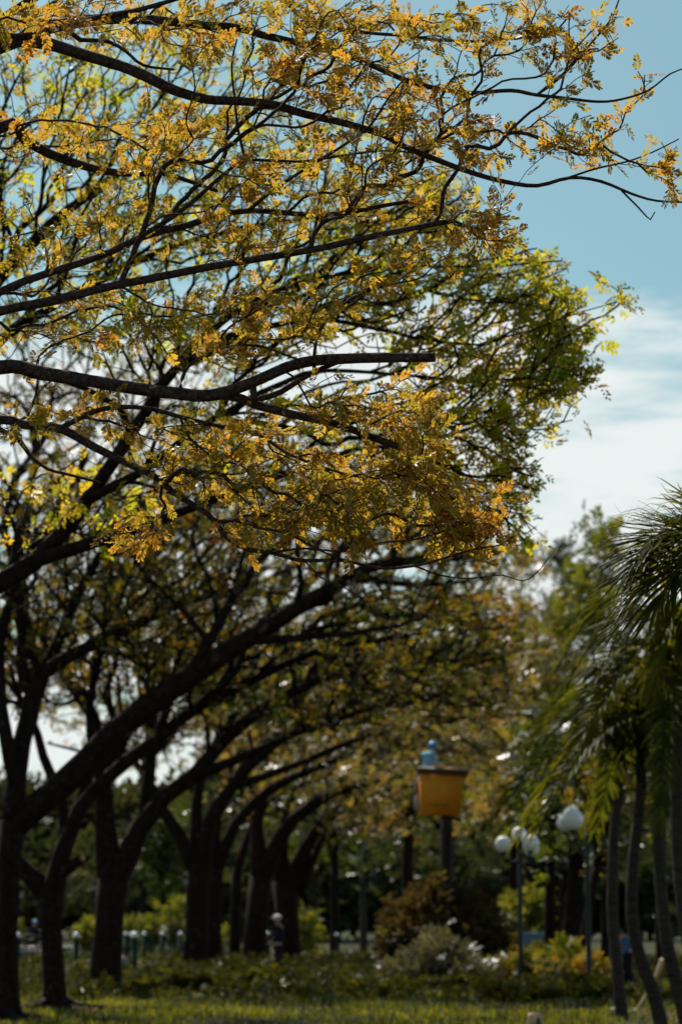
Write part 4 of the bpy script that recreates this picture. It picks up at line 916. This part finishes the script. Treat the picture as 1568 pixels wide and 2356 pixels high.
# people
def skin_mesh(name, nodes, edges, root_i, levels=2):
    """nodes [(x,y,z,rx,ry)]; a continuous skinned surface"""
    me = bpy.data.meshes.new(name); me.from_pydata([n_[:3] for n_ in nodes], edges, [])
    o = bpy.data.objects.new(name, me); C.objects.link(o)
    md = o.modifiers.new('skin', 'SKIN'); md.use_smooth_shade = True
    sv = me.skin_vertices[0].data if me.skin_vertices else None
    if sv is None:
        bm = bmesh.new(); bm.from_mesh(me); bm.verts.layers.skin.verify(); bm.to_mesh(me); bm.free(); sv = me.skin_vertices[0].data
    for i, n_ in enumerate(nodes): sv[i].radius = (n_[3], n_[4] if len(n_) > 4 else n_[3]); sv[i].use_root = (i == root_i)
    sb = o.modifiers.new('sub', 'SUBSURF'); sb.levels = levels; sb.render_levels = levels
    dg = bpy.context.evaluated_depsgraph_get(); dg.update()
    ev = o.evaluated_get(dg); res = bpy.data.meshes.new_from_object(ev); res.name = name
    bpy.data.objects.remove(o); bpy.data.meshes.remove(me)
    for p in res.polygons: p.use_smooth = True
    return res
def person(label, loc, rz, mats, pose, headwear='hair', sc=1.0):
    """facing local +y; pose gives joint positions in metres"""
    P = dict(pelvis=(0, 0, .93), chest=(0, 0, 1.28), neck=(0, .0, 1.47), head=(0, .03, 1.60),
             shL=(-.19, 0, 1.40), shR=(.19, 0, 1.40), elL=(-.25, -.02, 1.12), elR=(.25, -.02, 1.12), haL=(-.25, .12, .88), haR=(.25, .12, .88),
             hiL=(-.09, 0, .88), hiR=(.09, 0, .88), knL=(-.11, .02, .48), knR=(.11, .02, .48), anL=(-.12, -.02, .08), anR=(.12, -.02, .08))
    P.update(pose); V3 = {k: Vector(v) for k, v in P.items()}
    root = empty('person', loc, rz); root.scale = (sc, sc, sc); tag(root, label, 'person')
    nodes = []; edges = []; ix = {}
    def nd(k, v, r, r2=None, link_to=None):
        ix[k] = len(nodes); nodes.append((*v, r, r2 or r)); 
        if link_to: edges.append((ix[link_to], ix[k]))
    up = (V3['head'] - V3['neck']).normalized()
    nd('pelvis', V3['pelvis'], .13, .10); nd('waist', V3['pelvis'].lerp(V3['chest'], .5), .12, .09, 'pelvis'); nd('chest', V3['chest'], .145, .105, 'waist')
    nd('upch', V3['chest'].lerp(V3['neck'], .6), .12, .09, 'chest'); nd('neck', V3['neck'], .055, .055, 'upch')
    nd('jaw', V3['head'] - up * .06 + Vector((0, .015, 0)), .068, .075, 'neck'); nd('head', V3['head'] + up * .03, .078, .092, 'jaw'); nd('crown', V3['head'] + up * .11, .05, .06, 'head')
    nd('nose', V3['head'] + Vector((0, .105, -.005)), .014, .014, 'head')
    for s_ in 'LR':
        nd('sh' + s_, V3['sh' + s_], .06, None, 'upch'); nd('el' + s_, V3['el' + s_], .042, None, 'sh' + s_); nd('wr' + s_, V3['el' + s_].lerp(V3['ha' + s_], .88), .027, None, 'el' + s_)
        hd = (V3['ha' + s_] - V3['el' + s_]).normalized(); nd('pa' + s_, V3['ha' + s_] + hd * .03, .036, .022, 'wr' + s_)
        sd_ = hd.cross(Vector((0, 1, 0.2))).normalized(); base_ = V3['ha' + s_] + hd * .05
        for f, (off, ln) in enumerate([(-.03, .062), (-.01, .075), (.01, .07), (.03, .055)]):
            a_ = base_ + sd_ * off; nd(f'f{s_}{f}', a_ + hd * ln * .55, .0095, None, 'pa' + s_); nd(f'g{s_}{f}', a_ + hd * ln * .95 + Vector((0, .018, 0)), .008, None, f'f{s_}{f}')
        nd('t' + s_, V3['ha' + s_] + sd_ * .045 + hd * .02 + Vector((0, .02, 0)), .011, None, 'pa' + s_)
        nd('hi' + s_, V3['hi' + s_], .085, None, 'pelvis'); nd('kn' + s_, V3['kn' + s_], .056, None, 'hi' + s_); nd('an' + s_, V3['an' + s_], .038, None, 'kn' + s_)
        nd('he' + s_, V3['an' + s_] + Vector((0, .04, -.045)), .036, .03, 'an' + s_); nd('to' + s_, V3['an' + s_] + Vector((0, .17, -.055)), .036, .022, 'he' + s_)
    me = skin_mesh('body', nodes, edges, 0); o = bpy.data.objects.new('body', me); C.objects.link(o); me.materials.append(mats['skin']); o.parent = root
    # clothes follow the same joints, a little fuller
    def cloth(name, lst, ed, m):
        me_ = skin_mesh(name, lst, ed, 0); o_ = bpy.data.objects.new(name, me_); C.objects.link(o_); me_.materials.append(m); o_.parent = root
    l = [V3['pelvis'], V3['pelvis'].lerp(V3['chest'], .5), V3['chest'], V3['chest'].lerp(V3['neck'], .65), V3['shL'], V3['elL'], V3['elL'].lerp(V3['haL'], .8), V3['shR'], V3['elR'], V3['elR'].lerp(V3['haR'], .8)]
    rr = [(.175, .15), (.18, .155), (.19, .155), (.14, .115), (.085, .085), (.064, .064), (.048, .048), (.085, .085), (.064, .064), (.048, .048)]
    cloth('shirt', [(*a_, *b_) for a_, b_ in zip(l, rr)], [(0, 1), (1, 2), (2, 3), (3, 4), (4, 5), (5, 6), (3, 7), (7, 8), (8, 9)], mats['shirt'])
    l = [V3['pelvis'], V3['hiL'] + Vector((0, 0, -.06)), V3['knL'], V3['anL'], V3['hiR'] + Vector((0, 0, -.06)), V3['knR'], V3['anR']]
    rr = [(.15, .12), (.105, .105), (.078, .078), (.062, .062), (.105, .105), (.078, .078), (.062, .062)]
    cloth('trousers', [(*a_, *b_) for a_, b_ in zip(l, rr)], [(0, 1), (1, 2), (2, 3), (0, 4), (4, 5), (5, 6)], mats['trousers'])
    for s_ in 'LR':
        b = MB(); q = V3['an' + s_]; b.tube([q + Vector((0, -.05, -.04)), q + Vector((0, .05, -.035)), q + Vector((0, .20, -.055))], [.055, .05, .035], 10)
        me_ = b.mesh('shoe'); o_ = bpy.data.objects.new('shoe', me_); C.objects.link(o_); me_.materials.append(mats['shoes']); o_.parent = root
    b = MB(); h = V3['head'] + up * .055 + Vector((0, -.012, 0))
    if headwear == 'helmet':
        b.sphere(h + up * .045, .125, 20, 12, (1, 1.14, .82)); b.tube([h + Vector((.13 * math.sin(a * .5236), .02 + .145 * math.cos(a * .5236), .0)) for a in range(13)], .012, 6); b.tube([h + Vector((-.07, .12, .0)), h + Vector((0, .17, -.01)), h + Vector((.07, .12, .0))], .016, 6); nm = 'helmet'
    elif headwear == 'cap':
        b.sphere(h + up * .02, .112, 18, 10, (1, 1.1, .75)); b.box(h + Vector((0, .14, .0)), (.14, .12, .015)); nm = 'cap'
    else:
        b.sphere(h + Vector((0, -.012, .0)), .112, 18, 10, (.95, 1.02, .95)); nm = 'hair'
    me_ = b.mesh(nm); o_ = bpy.data.objects.new(nm, me_); C.objects.link(o_); me_.materials.append(mats['head']); o_.parent = root
    return root
wx = float(at(985, 1800, BY)[0])
person('worker in a blue helmet and light blue shirt standing in the orange bucket', (wx, BY + .05, BZ + .20), R(-55), dict(skin=paint['skin'], shirt=paint['blueshirt'], trousers=paint['denim'], head=paint['helmet'], shoes=paint['black']),
       dict(chest=(0, .03, 1.27), neck=(0, .07, 1.45), head=(.0, .13, 1.56), elR=(.24, .10, 1.14), haR=(.16, .36, 1.10), elL=(-.22, .08, 1.13), haL=(-.12, .32, 1.12)), 'helmet', 1.0)
mp_ = bx(640, 2246)
person('man in dark clothes and a pale cap standing before the broad trunks, facing left', mp_, R(80), dict(skin=paint['skin'], shirt=paint['navy'], trousers=paint['black'], head=paint['white'], shoes=paint['black']),
       dict(elR=(.22, -.03, 1.13), haR=(.12, .16, .96), elL=(-.22, .0, 1.14), haL=(-.10, .20, 1.0)), 'cap', 1.0)
pp = bx(1444, 2268)
person('worker in blue shirt and jeans seen between two palm stems', (pp[0], pp[1], 0), R(110), dict(skin=paint['skin'], shirt=paint['denim'], trousers=paint['navy'], head=paint['hair'], shoes=paint['black']),
       dict(chest=(0, .12, 1.16), neck=(0, .2, 1.30), head=(0, .27, 1.38), shL=(-.19, .14, 1.25), shR=(.19, .14, 1.25), elL=(-.26, .16, .98), elR=(.26, .1, .98), haL=(-.2, .34, .82), haR=(.26, .24, .76)), 'hair', .92)

# motorcycle and rider on the road
def motorbike(px, Y):
    X = float(at(px, HZ, Y)[0]); z0 = .1; root = empty('motorcycle', (X, Y, z0)); tag(root, 'small dark motorcycle with a red tail on the road beyond the fence', 'motorcycle')
    def bl(name, b, m): return b.build(name, m, root)
    for dx in (-.62, .62):
        b = MB(); n = 20; th = np.linspace(0, 2 * np.pi, n + 1)
        b.tube(np.stack([X + dx + .25 * np.cos(th), np.full(n + 1, Y), z0 + .30 + .25 * np.sin(th)], 1), .05, 8, False); w_ = b.build('wheel', paint['rubber'], root)
        c = MB(); c.tube([(X + dx, Y - .04, z0 + .3), (X + dx, Y + .04, z0 + .3)], .07, 10)
        for k in range(8): c.tube([(X + dx, Y, z0 + .3), (X + dx + .23 * math.cos(k * .785), Y, z0 + .3 + .23 * math.sin(k * .785))], .008, 4)
        c.build('hub', paint['grey'], w_)
    b = MB(); b.tube([(X - .55, Y, z0 + .45), (X - .1, Y, z0 + .40), (X + .25, Y, z0 + .55), (X + .45, Y, z0 + .85)], [.08, .15, .12, .07], 10); bl('body', b, paint['black'])
    b = MB(); b.tube([(X - .7, Y, z0 + .78), (X - .3, Y, z0 + .74), (X + .1, Y, z0 + .72)], [.08, .12, .10], 10); bl('seat', b, paint['rubber'])
    b = MB(); b.tube([(X + .62, Y, z0 + .3), (X + .42, Y, z0 + .98)], .03, 8); bl('fork', b, paint['grey'])
    b = MB(); b.tube([(X + .38, Y - .3, z0 + 1.02), (X + .44, Y, z0 + .98), (X + .38, Y + .3, z0 + 1.02)], .018, 8); bl('handlebar', b, paint['grey'])
    b = MB(); b.box((X - .76, Y, z0 + .70), (.10, .16, .12)); bl('tail_light', b, paint['red'])
    return X, Y, z0
X_, Y_, z_ = motorbike(80, 134)
person('motorcycle rider in dark jacket and blue helmet on the road at far left', (X_ - .15, Y_, z_ - .12), R(-90), dict(skin=paint['skin'], shirt=paint['navy'], trousers=paint['black'], head=paint['helmet'], shoes=paint['black']),
       dict(chest=(0, .08, 1.22), neck=(0, .14, 1.4), head=(0, .17, 1.52), shL=(-.19, .1, 1.34), shR=(.19, .1, 1.34), elL=(-.27, .3, 1.16), elR=(.27, .3, 1.16), haL=(-.26, .5, 1.13), haR=(.26, .5, 1.13),
            hiL=(-.1, .02, .9), hiR=(.1, .02, .9), knL=(-.16, .40, .78), knR=(.16, .40, .78), anL=(-.15, .28, .36), anR=(.15, .28, .36)), 'helmet', 1.0)

# sheet panel, utility box
def sheet_panel():
    Y = 78.0; a = at(1199, HZ, Y); b_ = at(1257, HZ, Y); n = 60; x = np.linspace(a[0], b_[0], n); y = Y + .02 * np.sin(np.arange(n) * 1.25)
    root = empty('metal_panel', ((a[0] + b_[0]) / 2, Y, 0)); tag(root, 'blue grey corrugated metal panel standing behind the four-globe lamp post', 'panel')
    V = []; 
    for yy in (0, .012):
        for z in (0.0, 1.24): V += [(x[i], y[i] + yy, z) for i in range(n)]
    V = np.array(V); F = []
    for i in range(n - 1): F += [(i, i + 1, n + i + 1, n + i), (2 * n + i + 1, 2 * n + i, 3 * n + i, 3 * n + i + 1), (n + i, n + i + 1, 3 * n + i + 1, 3 * n + i)]
    F += [(0, n, 3 * n, 2 * n), (n - 1, 3 * n - 1, 4 * n - 1, 2 * n - 1)]
    link('sheet', npmesh('sheet', V, [np.array(F)], False), paint['panel'], root)
    for xx in (a[0], b_[0]):
        c = MB(); c.tube([(xx, Y + .06, 0), (xx, Y + .06, 1.3)], .03, 8); c.build('post', paint['grey'], root)
sheet_panel()
def utility_box():
    Y = 77.0; X = float(at(1133, HZ, Y)[0]); root = empty('utility_box', (X, Y, 0)); tag(root, 'pale blue box with a white band right of the brown branch pile', 'utility box')
    b = MB(); b.box((X, Y, .46), (.46, .4, .92)); b.box((X, Y, .95), (.52, .46, .05)); b.box((X, Y, .03), (.5, .44, .06)); b.build('cabinet', paint['box'], root, False)
    b = MB(); b.box((X, Y, .46), (.475, .415, .07)); b.build('band', paint['band'], root, False)
    b = MB(); b.box((X - .0, Y - .205, .68), (.36, .012, .34)); o = b.build('door', paint['box'], root, False)
    c = MB(); c.tube([(X + .13, Y - .225, .62), (X + .13, Y - .225, .74)], .012, 8); c.build('handle', paint['steel'], o)
utility_box()
# cut stump in the grass at the bottom edge, loose stones, stakes
def stump():
    p = at(1231, 2362, 34.8); X, Y = float(p[0]), float(p[1]); root = empty('tree_stump', (X, Y, 0)); tag(root, 'short pale cut stump with a dark split at the bottom edge of the grass', 'stump')
    b = MB(); b.tube([(X, Y, -.05), (X, Y, .05), (X - .005, Y, .2), (X, Y, .25)], [.125, .11, .098, .095], 16, True, .07, True); b.build('stump_bark', M['palewood'], root)
    b = MB(); b.tube([(X + .03, Y - .09, -.03), (X + .035, Y - .10, .10), (X + .03, Y - .085, .19)], [.05, .042, .02], 10, True, .1); b.build('dark_split', paint['rim'], root)
    b = MB(); b.tube([(X, Y, .248), (X, Y, .256)], [.082, .078], 14, True, .05, True); b.build('cut_face', M['cutwood'], root)
stump()
def rock(label, x, y, r, sc=(1, .8, .7), Y=None):
    p = bx(x, y); g = np.random.default_rng(int(x)); b = MB(); b.sphere((0, 0, 0), r, 14, 9, sc)
    V = np.vstack(b.V); nrm = V / (np.linalg.norm(V, axis=1, keepdims=True) + 1e-9); k = g.normal(size=(4, 3))
    V = V + nrm * r * .16 * np.sin((V / r) @ k.T * 1.7).sum(1, keepdims=True) * .5 + np.array([p[0], p[1], r * sc[2] * .6]); b.V = [V]
    tag(b.build('rock', paint['stone'], None), label, 'rock', 'loose pale stones')
rock('small pale stone left of the foot of the nearest palm', 1408, 2328, .10)
rock('smallest pinkish stone right of the nearest palm foot', 1452, 2326, .07)
rock('flat pale stone right of the ringed palm stem', 1466, 2322, .09, (1.2, .8, .5))
rock('grey-white rock between the near fence and the thick left trunk', 208, 2232, .27, (1, .8, 1.0))
rock('grey-white rock right of the thick left trunk', 287, 2236, .24, (.7, .8, 1.3))
def stake(label, p0, p1, w_):
    b = MB(); b.tube([p0, (np.array(p0) + p1) / 2, p1], w_, 6, True, .05, True); tag(b.build('wooden_stake', M['palewood']), label, 'stake', 'pale wooden stakes')
stake('short pale stake leaning against the second palm stem', at(1467, 2322, 42), at(1488, 2284, 41.5), .028)
stake('longer pale board leaning between the second and third palm stems', at(1500, 2275, 52), at(1522, 2208, 51.5), .05)
stake('pale leaning stick in the grass at the right bottom corner', at(1552, 2362, 35.5), at(1572, 2318, 35.2), .022)
